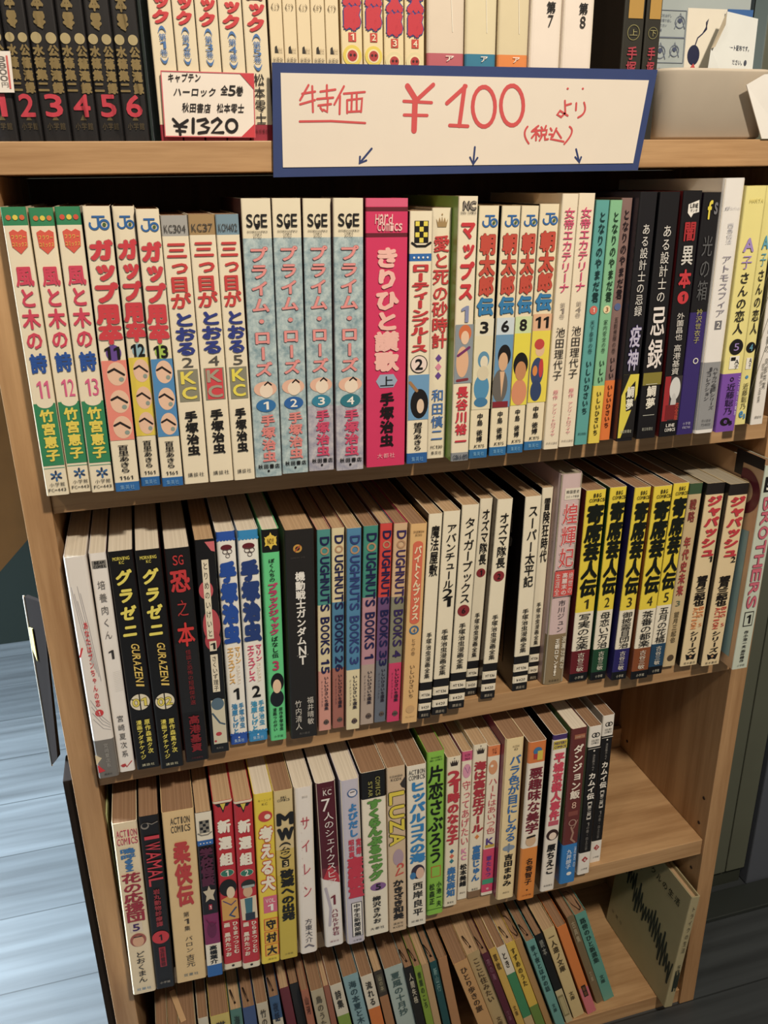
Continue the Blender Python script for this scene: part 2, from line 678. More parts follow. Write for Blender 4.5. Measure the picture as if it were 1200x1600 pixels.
# things seen past the left side of the bookcase
bag = thing('paper_bag', 'blurred brown and yellow paper bag hanging left of the bookcase', 'bag', (-0.10, 0.30, -0.40))
pts = [(-0.12, 0.0), (0.001, -0.0), (0.046, 0.045), (0.06, 0.34), (-0.12, 0.34)]
v = [(x, 0.0, z - 0.0) for x, z in pts] + [(x, 0.04, z) for x, z in pts]
n5 = len(pts)
f = [tuple(range(n5)), tuple(range(2 * n5 - 1, n5 - 1, -1))] + [(i, i + n5, (i + 1) % n5 + n5, (i + 1) % n5) for i in range(n5)]
make_obj('bag_body', v, f, [ink('#8d7146', rough=0.6, scale=30, var=0.2)], parent=bag)
box('yellow_stripe', -0.12, 0.008, -0.0012, -0.0002, 0.10, 0.22, ink('#cdb54a', rough=0.6), bag)
box('bag_handle', -0.05, -0.03, 0.01, 0.03, 0.34, 0.5, ink('#7a5a34', rough=0.7), bag)

hold = thing('leaflet_holder', 'thin dark leaflet holder with a yellow tab sticking out from the left side panel', 'holder', (-0.0195, 0.02, -0.48))
HB = ink('#1b1614', rough=0.9, spec=0.05)
v = [(-0.0002, 0, 0.17), (-0.0185, 0.04, 0.158), (-0.0215, 0.04, 0.0), (-0.013, 0.02, 0.02), (0.0, 0.004, 0.17), (-0.0165, 0.044, 0.158), (-0.0195, 0.044, 0.0), (-0.011, 0.024, 0.02)]
f = [(0, 1, 2, 3), (7, 6, 5, 4), (0, 4, 5, 1), (1, 5, 6, 2), (2, 6, 7, 3), (3, 7, 4, 0)]
make_obj('holder_plate', v, f, [HB], parent=hold)
v = [(-0.0150, 0.0300, 0.135), (-0.0187, 0.0388, 0.132), (-0.0190, 0.0388, 0.112), (-0.0155, 0.030, 0.106)]
make_obj('yellow_tab', v + [(x - 0.0006, y - 0.0006, z) for x, y, z in v], [(0, 3, 2, 1), (4, 5, 6, 7), (0, 1, 5, 4), (1, 2, 6, 5), (2, 3, 7, 6), (3, 0, 4, 7)], [ink('#cfc06a', rough=0.5)], parent=hold)
tube('holder_edge', [(-0.019, 0.0405, 0.159), (-0.022, 0.0405, -0.001)], 0.0008, ink('#b9b4a6', rough=0.3), hold)
tag(box('hanging_board', -0.0270, -0.0195, 0.010, 0.045, -0.87, -0.462, ink('#231e1c', rough=0.9, spec=0.05), bevel=0.001), 'narrow dark board hung low on the outer left side of the bookcase', 'board')

# ------------------------------------------------------------------ the bookcase
bc = thing('bookcase', 'light oak bookcase filled with comic paperbacks', 'bookcase', (W_ / 2, 0.0, FLOOR_Z))


def bpart(name, x0, x1, y0, y1, z0, z1, mat, bevel=0.0006):
    return box(name, x0 - W_ / 2, x1 - W_ / 2, y0, y1, z0 - FLOOR_Z, z1 - FLOOR_Z, mat, bc, bevel=bevel)


bpart('top_board', -T_ - 0.004, W_ + T_ + 0.004, -0.0006, 0.205, -T_, 0.0, WOOD_X)
for sx in (-T_, W_):
    p_ = bpart('side_panel', sx, sx + T_, 0.0, 0.2, FLOOR_Z, -T_ - 0.0002, WOOD_Z)
    if sx > 0:
        for (hy, hz) in ((.1557, -.6581), (.0109, -.6267), (.0130, -.6602), (.0144, -.7222), (.0144, -.69)):
            o = tube('peg_hole', [(-T_ * 0 + W_ / 2 - 0.0004, hy, hz - FLOOR_Z), (W_ / 2 + 0.002, hy, hz - FLOOR_Z)], 0.0019, ink('#2a190c', rough=0.9), bc, seg=10)
for z in ZS:
    bpart('shelf_board', 0.0003, W_ - 0.0003, 0.003, 0.168, z - 0.0194, z, WOOD_X)
bpart('back_board', 0.0005, W_ - 0.0005, 0.176, 0.182, FLOOR_Z + 0.001, -T_ - 0.0006, WOOD_BACK, bevel=0)
for z in ZS:
    bpart('back_rail', 0.0006, W_ - 0.0006, 0.1685, 0.1755, z - 0.019, z + 0.026, WOOD_X)


# ------------------------------------------------------------------ what is printed on each spine
CR, WH, BK, RD, NV = '#efe2c4', '#f2eee4', '#1d1a1a', '#cf2f3a', '#23306e'
B1 = {'b': 0.02}
B2 = {'b': 0.035}


def jc(v, asp=1.0):
    """round-tailed J with a ringed c"""
    return [('q', 'E', .30, v - .022, .78, v - .016, '#2c69ae', 3), ('s', 'E', [(.53, v - .018), (.53, v + .008)], .085, '#2c69ae', 3),
            ('o', 'E', .37, v + .006, .20, .075, '#2c69ae', 150, 360), ('o', 'E', .74, v + .006, .20, .08, '#2c69ae'),
            ('d', 'E', .74, v + .006, .07, 1, '#4c6a35', 4)]


def crown(v, c, u=.5):
    return [('p', 'E', [(u - .3, v - .012), (u - .2, v + .004), (u - .13, v - .016), (u - .05, v + .004), (u, v - .02), (u + .05, v + .004), (u + .13, v - .016),
                        (u + .2, v + .004), (u + .3, v - .012), (u + .22, v + .02), (u - .22, v + .02)], c, 2), ('d', 'E', u, v - .026, .04, 1, c, 2)]


def diamonds(v, cs, dv=.036, u=.5):
    out = []
    for i, c in enumerate(cs):
        q = v + i * dv
        out.append(('p', 'S', [(u, q - .016), (u + .17, q), (u, q + .016), (u - .17, q)], c, 2))
    return out


def hat(v0, v1, c1, c2):
    out = [('q', 'E', .2, v0, .82, v1, c1, 1)]
    dv = (v1 - v0) / 4
    for i in range(4):
        for j in range(3):
            if (i + j) % 2 == 0:
                out.append(('q', 'E', .24 + j * .18, v0 + i * dv + .002, .42 + j * .18, v0 + (i + 1) * dv - .001, c2, 2))
    out.append(('s', 'E', [(.1, v1), (.3, v1 + .012), (.7, v1 + .012), (.92, v1)], .09, c1, 2))
    return out


def wind(n, dots, label):
    it = [('q', 'S', .06, .655, 1.0, .885, '#2f8a5c', 1), ('e', 'S', .56, .652, .36, .02, CR, 2)]
    for i, c in enumerate(dots):
        it.append(('d', 'E', .26 + .27 * i, .033, .105, 1, c, 3))
    it += [('p', 'E', [(.2, .078), (.38, .07), (.55, .078), (.72, .07), (.9, .078), (.86, .125), (.72, .135), (.55, .148), (.38, .135), (.24, .125)], '#e25a45', 2),
           ('h', 'L', 'フラワー', .55, .094, .62, .016, '#f0c050', B1), ('h', 'L', 'コミックス', .55, .117, .62, .016, '#f0c050', B1),
           ('t', 'T', '風と木の', .54, .183, .468, .74, '#d8405c', {'b': .03, 'fill': .96}), ('t', 'T', '詩', .56, .475, .55, .72, '#2a56a6', B2),
           ('h', 'N', n, .58, .605, .62, .062, '#e0608c'), ('t', 'A', '竹宮恵子', .56, .675, .87, .62, '#ecd548', B2),
           ('q', 'S', .06, .893, 1, .896, '#7fae92', 1), ('h', 'P', '小学館', .55, .957, .72, .016, BK), ('h', 'P', 'FC-443', .52, .978, .8, .012, BK)]
    for k in range(6):
        a = math.pi / 3 * k + .52
        ca, sa = math.cos(a), math.sin(a)
        it.append(('s', 'M', [(.56 + .1 * ca, .925 + .007 * sa), (.56 + .24 * ca, .925 + .0175 * sa)], .09, '#3b6fa8' if k % 2 else '#2a3f63', 3))
    return dict(base=CR, side='#efe2c4', page='old', bands=[(0, .058, '#2f8a5c')], items=it, label=label)


def gag(n, pan, disc, label):
    it = jc(.052) + [('t', 'T', 'ガップ用卒', .52, .105, .455, .92, '#d63a45', {'b': .06, 'fill': 1.0, 'o': '#b9a79a', 'ow': .02}),
                     ('d', 'S', .55, .486, .3, 1.1, disc, 2), ('h', 'N', n, .5, .486, .72, .044, BK, B2),
                     ('q', 'I', .03, .512, 1, .803, pan, 1)]
    for v in (.56, .66, .755):
        it += [('e', 'I', .58, v, .38, .042, '#eec3a4', 2), ('s', 'I', [(.26, v - .008), (.5, v - .018), (.86, v + .004)], .09, '#2c2220', 4), ('e', 'I', .74, v + .02, .1, .008, '#8f9f95', 4)]
    it += [('t', 'A', '百里あきら', .5, .82, .928, .44, BK, B1), ('h', 'L', '1161', .5, .947, .6, .014, BK), ('h', 'P', '集英社', .5, .983, .62, .018, '#7fb1dc')]
    return dict(base=CR, side='#2a1d2a', page='old', bands=[(.965, 1, '#2a6db0')], items=it, label=label)


def eye(n, code, top, kc, kt, label, side):
    it = [('h', 'L', code, .5, .045, .82, .026, '#4a4540'), ('t', 'T', '三っ目が', .5, .088, .325, .80, '#cf3c3c', {'b': .03, 'fill': 1.0}),
          ('t', 'T', 'とおる', .55, .335, .495, .86, '#33408c', {'b': .04, 'fill': 1.02}), ('h', 'N', n, .55, .52, .5, .036, '#5a5650'),
          ('q', 'E', .12, .547, .92, .67, '#8d8a74', 1), ('h', 'E', 'K', .52, .578, .66, .046, kt, B2), ('h', 'E', 'C', .52, .637, .66, .046, kt, B2),
          ('t', 'A', '手塚治虫', .5, .705, .885, .52, BK, B2), ('h', 'P', '講談社', .5, .962, .7, .018, '#3b3733')]
    if kc:
        it.insert(4, ('q', 'E', .2, .55, .86, .667, kc, 2))
    return dict(base=CR, side=side, page='tan', bands=[(0, .07, top)], items=it, label=label)


MOT = mottled('#7f9ca6', '#c2d3d2')
MOT2 = mottled('#8f8fa4', '#c9c4c8')


def rose(n, ac, m2, oval, label):
    it = [('h', 'E', 'SGE', .5, .072, .74, .042, BK, {'b': .01}), ('p', 'E', [(.4, .082), (.62, .082), (.55, .1), (.46, .1)], BK, 2), ('h', 'L', 'SHONENCHAMPION', .5, .108, .7, .006, BK), ('h', 'L', 'COMICS', .5, .117, .3, .006, BK),
          ('h', 'L', 'EXTRA', .5, .127, .28, .006, BK), ('t', 'T', 'プライム・ローズ', .5, .155, .615, .64, '#ea938e', {'b': .03, 'o': '#7b4f58', 'ow': .016}),
          ('e', 'I', .52, .66, .42, .028, '#e9b79c', 1), ('e', 'I', .55, .667, .24, .026, '#f0dcc4', 2), ('s', 'I', [(.5, .645), (.62, .634), (.74, .645)], .05, BK, 3),
          ('d', 'S', .52, .722, .36, .66, oval, 3), ('h', 'N', n, .52, .722, .3, .03, WH, B1), ('t', 'A', '手塚治虫', .56, .755, .942, .52, ac, B2),
          ('h', 'P', '秋田書店', .52, .958, .84, .018, BK, B1), ('d', 'E', .5, .977, .045, 1, BK, 3)]
    return dict(base='#ece0c2', side='#5b3a3a', page='old', bands=[(.13, .74, MOT), (.74, 1, MOT2 if m2 else MOT)], items=it, label=label)


def taro(n, pan, blobs, stripes, label):
    it = jc(.055) + [('t', 'T', '朝太郎', .5, .1, .335, .80, '#c94a38', {'b': .045, 'fill': 1.0, 'o': '#5b2a22', 'ow': .014}),
                     ('t', 'T', '伝', .5, .337, .412, .84, '#2f7fb6', {'b': .05, 'o': '#1d3f60', 'ow': .014}), ('q', 'S', .03, .422, 1, .49, stripes, 1),
                     ('h', 'N', n, .5, .456, .36 * len(n) + .12, .045, BK, B2), ('q', 'I', .03, .49, 1, .79, pan, 1)] + blobs + [
        ('t', 'A', '中島', .5, .805, .86, .32, BK, B1), ('t', 'A', '徳博', .5, .875, .93, .32, BK, B1), ('h', 'L', 'JC175', .5, .947, .6, .013, BK), ('h', 'P', '集英社', .5, .98, .6, .018, '#79b5dc')]
    return dict(base='#eee0bd', side='#1c1714', page='old', bands=[(.962, 1, '#2c72ab')], items=it, label=label)


R1 = [
    wind('11', ['#dd6a3a', '#e7cf3e', '#dd6a3a'], 'white paperback numbered 11 with pink title and green panel, against the left side panel'),
    wind('12', ['#dd7a3a', '#e7cf3e', '#dd7a3a'], 'white paperback numbered 12 with pink title and green panel, second from the left side'),
    wind('13', ['#d9503a', '#e7cf3e', '#d9503a'], 'white paperback numbered 13 with pink title and green panel, third from the left side'),
    gag('11', '#ef8a78', '#6a4a9a', 'cream paperback with heavy red title over a salmon picture panel, numbered 11'),
    gag('12', '#e8cf3c', '#8fb7c4', 'cream paperback with heavy red title over a yellow picture panel, numbered 12'),
    gag('13', '#4f8fc4', '#a8c94a', 'cream paperback with heavy red title over a blue picture panel, numbered 13'),
    eye('2', 'KC304', '#a9a7a2', None, '#ecd94a', 'white paperback with grey top band, red and navy title and numbered 2', '#33406a'),
    eye('4', 'KC37', '#a98a5c', '#d9424a', '#a9a08a', 'white paperback with tan top band and a red monogram block, numbered 4', '#e5d8bc'),
    eye('5', 'KCM402', '#7c98a8', None, '#ecdc40', 'white paperback with steel-blue top band and a yellow monogram, numbered 5', '#e5d8bc'),
    rose('1', '#e48680', 0, '#2f74b0', 'mottled pale blue paperback with salmon title and blue oval numbered 1'),
    rose('2', '#e48680', 0, '#2c66ac', 'mottled pale blue paperback with salmon title and blue oval numbered 2'),
    rose('3', '#d4456a', 1, '#2f86a4', 'mottled pale blue paperback with salmon title and blue oval numbered 3'),
    rose('4', '#d4456a', 1, '#2a7a8a', 'mottled pale blue paperback numbered 4, touching the thick pink book'),
    dict(base='#db2c62', side='#7e2038', page='old', coat=.25, bands=[(0, .028, '#e2587e'), (.03, .045, '#6b1c2c'), (.118, .133, '#6b1c2c')],
         items=[('h', 'L', 'Hard', .42, .07, .42, .032, '#f3c4bd', {'b': .02, 'sk': .15}), ('h', 'L', 'Comics', .56, .098, .6, .026, '#f3c4bd', {'b': .02, 'sk': .15}),
                ('t', 'T', 'きりひと讃歌', .5, .165, .62, .60, '#f6bdb0', {'b': .05, 'fill': 1.0}), ('p', 'S', [(.24, .657), (.34, .632), (.68, .632), (.78, .657), (.68, .683), (.34, .683)], '#9cafc4', 1),
                ('t', 'N', '上', .51, .636, .68, .36, BK), ('t', 'A', '手塚治虫', .52, .70, .92, .36, '#1b1215', B2), ('h', 'P', '大都社', .5, .955, .48, .02, '#efb0b4')],
         label='thick pink paperback with pale pink title and two dark bands near its top'),
    dict(base=CR, side='#3a2a24', page='old', bands=[(.155, .183, '#2d6cb4'), (.955, 1, '#2a62a4')],
         items=hat(.035, .115, BK, '#e9d63c') + [('d', 'E', .2 + .2 * i, .169, .045, 1, WH, 3) for i in range(4)] + [
             ('t', 'T', 'ローティーンブルース', .5, .19, .535, .84, '#cc3238', {'b': .05, 'fill': 1.0}), ('o', 'S', .5, .582, .4, .03, BK), ('d', 'S', .5, .582, .36, 1, '#f2dcd0', 1),
             ('h', 'N', '2', .5, .582, .4, .042, BK, B2), ('q', 'I', .03, .625, 1, .812, '#6d9fc8', 1), ('e', 'I', .55, .745, .42, .062, BK, 2), ('e', 'I', .6, .755, .17, .03, '#e3c6a8', 3),
             ('s', 'I', [(.1, .655), (.42, .69)], .14, '#a87a4a', 3), ('t', 'A', '望月あきら', .5, .822, .945, .42, BK, B1), ('h', 'P', '集英社', .5, .98, .6, .02, '#7ab0de')],
         label='cream paperback with yellow-black checked hat emblem above a red title'),
    dict(base=CR, side='#bfae8a', page='old', items=crown(.05, '#a88a5a') + [('t', 'T', '愛と死の砂時計', .5, .10, .535, .84, '#cc3a3c', {'b': .02, 'fill': 1.0})] + diamonds(.575, ['#6a4796', '#e08aa4', '#6a4796']) + [
        ('t', 'A', '和田慎二', .5, .70, .925, .66, '#4a78ba', {'b': .012}), ('h', 'L', 'MC130', .5, .95, .66, .014, '#5a4f44'), ('h', 'P', '集英社', .5, .975, .6, .016, BK)],
         label='cream paperback with small crown, thin red title and purple diamonds'),
    dict(base=CR, side='#8ab04a', page='old', bands=[(.965, 1, '#8f9296')], items=[
        ('h', 'E', 'NC', .55, .032, .7, .028, '#8e8478', {'b': .04, 'sk': .2, 'o': BK}), ('h', 'L', 'NORA COMICS', .5, .056, .8, .01, '#4a4540'),
        ('t', 'T', 'マップス', .5, .078, .37, .80, '#d03038', {'b': .05}), ('h', 'N', '1', .5, .418, .62, .06, '#8a93b8', B2), ('q', 'I', .03, .457, 1, .683, '#8e979f', 1),
        ('e', 'I', .55, .49, .34, .032, '#d8703c', 2), ('e', 'I', .55, .507, .22, .026, '#eec7a4', 3), ('e', 'I', .45, .60, .34, .06, '#e7b48c', 2), ('s', 'I', [(.2, .575), (.8, .545)], .14, '#7a2f6a', 3), ('s', 'I', [(.2, .672), (.75, .668)], .14, '#8a2f3a', 3),
        ('t', 'A', '長谷川裕一', .5, .693, .942, .66, '#cf3040', B2), ('h', 'P', 'Gakken', .5, .983, .84, .02, '#3c4656')],
         label='cream paperback with bold red title, orange-haired picture and grey foot band, numbered 1'),
    taro('3', '#e6dcb8', [('e', 'I', .55, .585, .3, .034, '#5d94b4', 2), ('e', 'I', .58, .595, .2, .026, '#e8dcc0', 3), ('e', 'I', .5, .70, .4, .055, '#4f93bc', 2), ('e', 'I', .55, .64, .3, .03, '#dccfae', 3), ('e', 'I', .5, .76, .36, .02, '#3f7da8', 3)], '#e6dfc4',
         'cream paperback numbered 3 with faded blue wrestler picture and blue foot band'),
    taro('6', '#6a9ac0', [('e', 'I', .55, .575, .36, .045, BK, 2), ('e', 'I', .5, .60, .26, .038, '#dcae84', 3), ('e', 'I', .4, .70, .42, .07, '#6b6660', 2), ('p', 'I', [(.35, .64), (.62, .64), (.5, .75)], '#e3b68c', 3), ('q', 'I', .03, .765, .9, .79, '#8a2430', 3)], '#cfdbe0',
         'cream paperback numbered 6 with blue panel showing a dark-haired man in a robe'),
    taro('8', '#eadb2e', [('e', 'I', .5, .62, .44, .052, BK, 2), ('e', 'I', .52, .645, .33, .04, '#c98a58', 3), ('e', 'I', .5, .735, .46, .055, '#dd9066', 2)], '#cfe0a8',
         'cream paperback numbered 8 with yellow panel showing a bare-chested man'),
    taro('11', '#ecd83a', [('e', 'I', .45, .545, .26, .022, '#c9423c', 3), ('e', 'I', .5, .57, .24, .026, '#e6bd94', 2), ('e', 'I', .42, .66, .34, .06, '#3a4a74', 2), ('e', 'I', .62, .645, .12, .04, '#c93a3a', 3), ('e', 'I', .3, .655, .13, .022, '#e08a3a', 3), ('e', 'I', .42, .74, .3, .045, '#34466e', 2)], '#e6b48c',
         'cream paperback numbered 11 with yellow panel showing a figure in a red cap'),
] + [dict(base='#f0e2c6', side='#e8d8b8', page='old', items=[('t', 'T', '女帝エカテリーナ', .5, .05, .365, .66, '#db4a78', {'b': .012, 'fill': 1.0}), ('t', 'N', vol, .5, .40, .465, .34, '#9a8f84'),
                                                          ('t', 'A', '池田理代子', .5, .495, .71, .60, '#2b2420'), ('t', 'K', '原作', .5, .748, .79, .34, '#d9607c'),
                                                          ('t', 'K', 'アンリ・トロワイヤ', .5, .805, .945, .32, '#d9607c'), ('h', 'P', '中央公論社', .5, .973, .8, .011, '#8a7f74')], label=lb)
     for vol, lb in (('第1巻', 'slim cream paperback with thin magenta title, left one of two beside the teal spine'), ('第4巻', 'slim cream paperback with thin magenta title, touching the teal spine'))] + [
    dict(base='#5aa7a2', side='#4a8f8a', page='old', items=[('t', 'T', 'となりのやまだ君', .52, .04, .395, .5, '#17383a', B1), ('d', 'S', .5, .425, .3, 1, '#d96a5a', 2), ('h', 'N', '1', .5, .425, .2, .018, WH),
                                                             ('t', 'K', '天下泰平の巻', .5, .465, .605, .34, '#17383a'), ('t', 'A', 'いしいひさいち', .5, .63, .865, .46, '#17383a', B1), ('h', 'P', '朝日新聞社', .5, .95, .7, .012, '#17383a')],
         label='narrow teal paperback with dark title and a small red disc'),
    dict(base='#84c293', side='#5a9a72', page='old', obi=(.745, 1, '#e9cf3f'), items=[('t', 'T', 'となりのやまだ君', .52, .04, .395, .5, '#1b3a24', B1), ('d', 'S', .5, .425, .3, 1, '#eddca8', 2), ('h', 'N', '3', .5, .425, .24, .018, '#a8522a'),
                                                                                        ('t', 'K', '家内安全の巻', .5, .465, .605, .34, '#1b3a24'), ('t', 'A', 'いしい', .5, .63, .735, .46, '#1b3a24', B1), ('t', 'A', 'いしいひさいち', .5, .765, .965, .42, '#3a3414', B1)],
         label='narrow light green paperback wrapped in a yellow paper band'),
    dict(base='#8c6e68', side='#6a504a', page='old', obi=(.735, 1, '#ea7a2c'), items=[('t', 'T', 'となりのやまだ君', .52, .04, .395, .56, '#2a1c22', B1), ('d', 'S', .5, .425, .3, 1, '#5a6a9a', 2), ('t', 'K', '五穀豊穣の巻', .5, .465, .62, .36, '#3a2a2a'),
                                                                                       ('t', 'A', 'いしい', .5, .63, .73, .46, '#2a1c22', B1), ('t', 'A', 'いしいひさいち', .5, .75, .945, .5, '#5a2410', B1)],
         label='narrow mauve-brown paperback wrapped in an orange paper band, set back beside black books'),
    dict(base='#17151a', side='#2a2a3a', page='new', coat=.6, items=[('t', 'T', 'ある設計士の忌録', .5, .115, .475, .46, '#e6e2da', {}), ('t', 'K', '疫神', .5, .505, .70, .66, '#c9c4dc', {'b': .015, 'o': '#3a2f6a', 'ow': .03}),
                                                                      ('q', 'S', .03, .712, .99, .985, '#e3d336', 1), ('p', 'S', [(.03, .80), (.03, .712), (.45, .712)], BK, 2), ('p', 'S', [(.2, .985), (.99, .80), (.99, .985)], BK, 2), ('p', 'S', [(.25, .79), (.8, .74), (.9, .86), (.4, .87)], BK, 2),
                                                                      ('t', 'A', '鯛夢', .55, .76, .865, .46, '#f2efdd', B1), ('h', 'P', '朝日新聞社', .5, .957, .7, .015, '#c9c9b4')],
         label='black paperback with white title and slanted yellow-black lower part, beside the orange band'),
    dict(base='#141216', side='#1c1a22', page='new', coat=.6, items=[('t', 'T', 'ある設計士の', .5, .12, .425, .44, '#e6e2da'), ('t', 'T', '忌録', .5, .43, .70, .76, '#efe6e0', {'b': .012}), ('q', 'S', .03, .712, .99, .765, '#8a7f2a', 1),
                                                                      ('t', 'A', '鯛夢', .52, .765, .87, .5, '#f0ead8', B1), ('q', 'S', .2, .76, .8, .762, '#d6d6c8', 2), ('q', 'S', .2, .895, .8, .897, '#d6d6c8', 2), ('h', 'P', '朝日新聞社', .5, .957, .6, .015, '#a9a99c')],
         label='black paperback with large white lower title and a dull yellow stripe'),
    dict(base='#131115', side='#8a1f24', page='new', coat=.5, items=[('p', 'E', [(.3, .05), (.85, .035), (.9, .08), (.6, .085), (.5, .1), (.3, .082)], WH, 1), ('h', 'E', 'LINE', .6, .055, .42, .016, BK, B1), ('h', 'E', 'マンガ', .6, .073, .4, .012, BK, B1),
                                                                      ('t', 'T', '闇', .5, .11, .192, .66, '#b3262c', {'b': .02}), ('t', 'T', '異', .5, .20, .285, .64, '#d9d6cf', {'b': .01}), ('t', 'T', '本', .5, .295, .375, .66, '#d0303a', B2), ('d', 'S', .52, .41, .3, 1, '#cf3038', 2), ('h', 'N', '1', .52, .41, .2, .026, BK, B1),
                                                                      ('t', 'A', '外薗昌也', .5, .47, .585, .42, '#e2ddd4'), ('t', 'A', '高港基資', .5, .60, .73, .42, '#e2ddd4'), ('q', 'I', .03, .735, .35, .93, '#a8242a', 1), ('q', 'I', .35, .735, .99, .93, '#3a3436', 1),
                                                                      ('e', 'I', .62, .79, .3, .05, '#d9d9d6', 2), ('e', 'I', .6, .86, .16, .05, '#c9c9c6', 2), ('q', 'I', .2, .86, .9, .925, '#7c1c20', 3), ('t', 'K', '完全版', .82, .85, .93, .2, '#d9503a'),
                                                                      ('h', 'P', 'LINE', .55, .95, .5, .014, WH, B1), ('h', 'P', 'COMICS', .55, .97, .62, .014, WH, B1)],
         label='black paperback with red title numbered 1 and a pale bald head in its picture'),
    dict(base='#171519', side='#2a2248', page='new', coat=.5, bands=[(.47, 1, '#392a72')], items=[('h', 'E', 'f', .4, .065, .3, .07, '#ecd832', B2), ('h', 'E', 's', .74, .06, .22, .045, '#77777c', B2),
                                                                                             ('t', 'T', '光の箱', .5, .16, .425, .6, '#5f6062'), ('t', 'A', '衿沢世衣子', .5, .455, .60, .36, '#b9b25a'), ('o', 'E', .62, .675, .16, .05, '#e8e6da'),
                                                                                             ('h', 'P', '小学館', .5, .95, .5, .014, '#b9b4cc'), ('h', 'P', 'fsc700', .5, .968, .5, .01, '#b9b4cc')],
         label='paperback black above and dark purple below with a yellow letter at the top'),
    dict(base='#f0ece6', side='#e9e2d8', page='new', coat=.4, r=.003, obi=(.70, .984, '#97989a'), items=[('h', 'L', 'JSFコレクション', .5, .108, .8, .012, '#b4b4bc'), ('t', 'K', '西島伝法', .5, .16, .24, .3, '#b9b9c2'), ('t', 'T', 'アトモスフィア', .5, .28, .52, .5, '#8a8496'),
                                                                                                        ('q', 'N', .34, .533, .68, .568, '#77767c', 1), ('h', 'N', '2', .5, .55, .2, .024, WH, B1), ('t', 'K', 'ハヤカワSFシリーズ', .66, .72, .90, .26, '#4a4a4e', {'b': .01}), ('t', 'K', 'Jコレクション', .34, .72, .86, .26, '#4a4a4e', {'b': .01}),
                                                                                                        ('h', 'P', '早川書房', .5, .945, .5, .012, '#5a5a5e'), ('h', 'P', '724022', .5, .962, .5, .01, '#5a5a5e')],
         label='tallest white paperback on the first shelf, with grey title and wide grey paper band'),
    dict(base='#f1e58c', side='#efe28c', page='new', coat=.3, obi=(.745, 1, '#8250b4'), items=[('h', 'L', 'HARTA', .55, .055, .7, .014, '#d6c86c'), ('h', 'T', 'A', .45, .222, .62, .052, '#a98fd0', B2), ('t', 'T', '子', .45, .258, .318, .56, '#a98fd0', {}),
                                                                                                ('t', 'T', 'さんの恋人', .45, .325, .58, .52, '#2c2824', {'b': .012}), ('d', 'S', .5, .632, .36, 1, BK, 2), ('h', 'N', '5', .5, .632, .3, .03, '#a98fd0'), ('q', 'I', .25, .67, .75, .725, '#f7f3e6', 2), ('q', 'I', .3, .675, .55, .69, BK, 3), ('t', 'K', 'A子', .62, .685, .725, .24, BK), ('o', 'E', .5, .77, .1, .04, BK),
                                                                                                ('t', 'A', '近藤聡乃', .5, .785, .925, .46, '#1d1428'), ('t', 'K', 'ニューヨーク東京', .88, .755, .93, .12, '#e9dcf4'), ('e', 'E', .42, .955, .26, .018, BK, 2), ('h', 'E', 'e', .42, .955, .2, .016, '#8250b4', B2), ('h', 'E', 'B', .72, .962, .18, .018, BK, B2)],
         label='pale yellow paperback with lilac letter, numbered 5, wrapped in a purple paper band'),
    dict(base='#f1e68e', side='#efe28c', page='new', coat=.3, items=[('h', 'T', 'A', .5, .22, .62, .052, '#5aa8c4', B2), ('t', 'T', '子', .5, .258, .318, .56, '#5aa8c4'), ('t', 'T', 'さんの恋人', .5, .325, .60, .6, '#2c2824', {'b': .012}), ('d', 'S', .5, .655, .42, 1, BK, 2), ('h', 'N', '4', .5, .655, .34, .03, '#6ab4d0'),
                                                                       ('q', 'I', .25, .70, .75, .75, '#f7f3e6', 2), ('t', 'K', 'A子', .6, .70, .745, .24, BK), ('d', 'E', .5, .785, .14, 1, '#4f93c4', 2), ('t', 'A', '近藤聡乃', .5, .81, .93, .5, '#3a3420'), ('h', 'E', 'e', .4, .952, .4, .03, '#3f90d0', B2), ('h', 'E', 'B', .74, .962, .2, .022, '#3f90d0', B2)],
         label='pale yellow paperback with blue letter, numbered 4, without any paper band'),
    dict(base='#efe9e0', side='#4a4844', page='new', items=[('t', 'T', '月の前の', .5, .52, .68, .4, '#8a867e'), ('t', 'A', '阿部共実', .6, .70, .84, .28, '#6a665e'), ('t', 'K', '短編作品集', .35, .72, .9, .2, '#8a867e'), ('h', 'P', '講談社', .5, .965, .6, .013, '#6a665e')],
         label='white-spined paperback with dark hatched cover at the right end of the row'),
]
HATCH_BOOK = len(R1) - 1


def all_works(title, tv, disc, num, label, side='#2a1f18', au=(.555, .79)):
    it = [('t', 'T', title, .52, tv[0], tv[1], .62, '#15110e', {'b': .012, 'fill': 1.0}), ('t', 'A', '手塚治虫漫画全集', .5, au[0], au[1], .42, '#221c16', {'b': .008}),
          ('q', 'F', .08, .855, .92, .893, '#efe4cc', 2), ('q', 'F', .08, .922, .92, .956, '#efe4cc', 2), ('h', 'P', 'MT136', .5, .874, .66, .014, '#3a342c'), ('h', 'P', '¥420', .5, .939, .6, .014, '#3a342c'), ('h', 'P', '講談社', .5, .98, .6, .016, '#b9ae9a')]
    if disc:
        it += [('d', 'S', .5, disc, .36, 1, '#8e2a30', 2), ('h', 'N', num, .5, disc, .26, .026, BK, B1)]
    return dict(base='#efe4c8', side=side, page='old', bands=[(.81, .852, BK), (.895, .92, BK), (.958, 1, BK)], items=it, label=label)


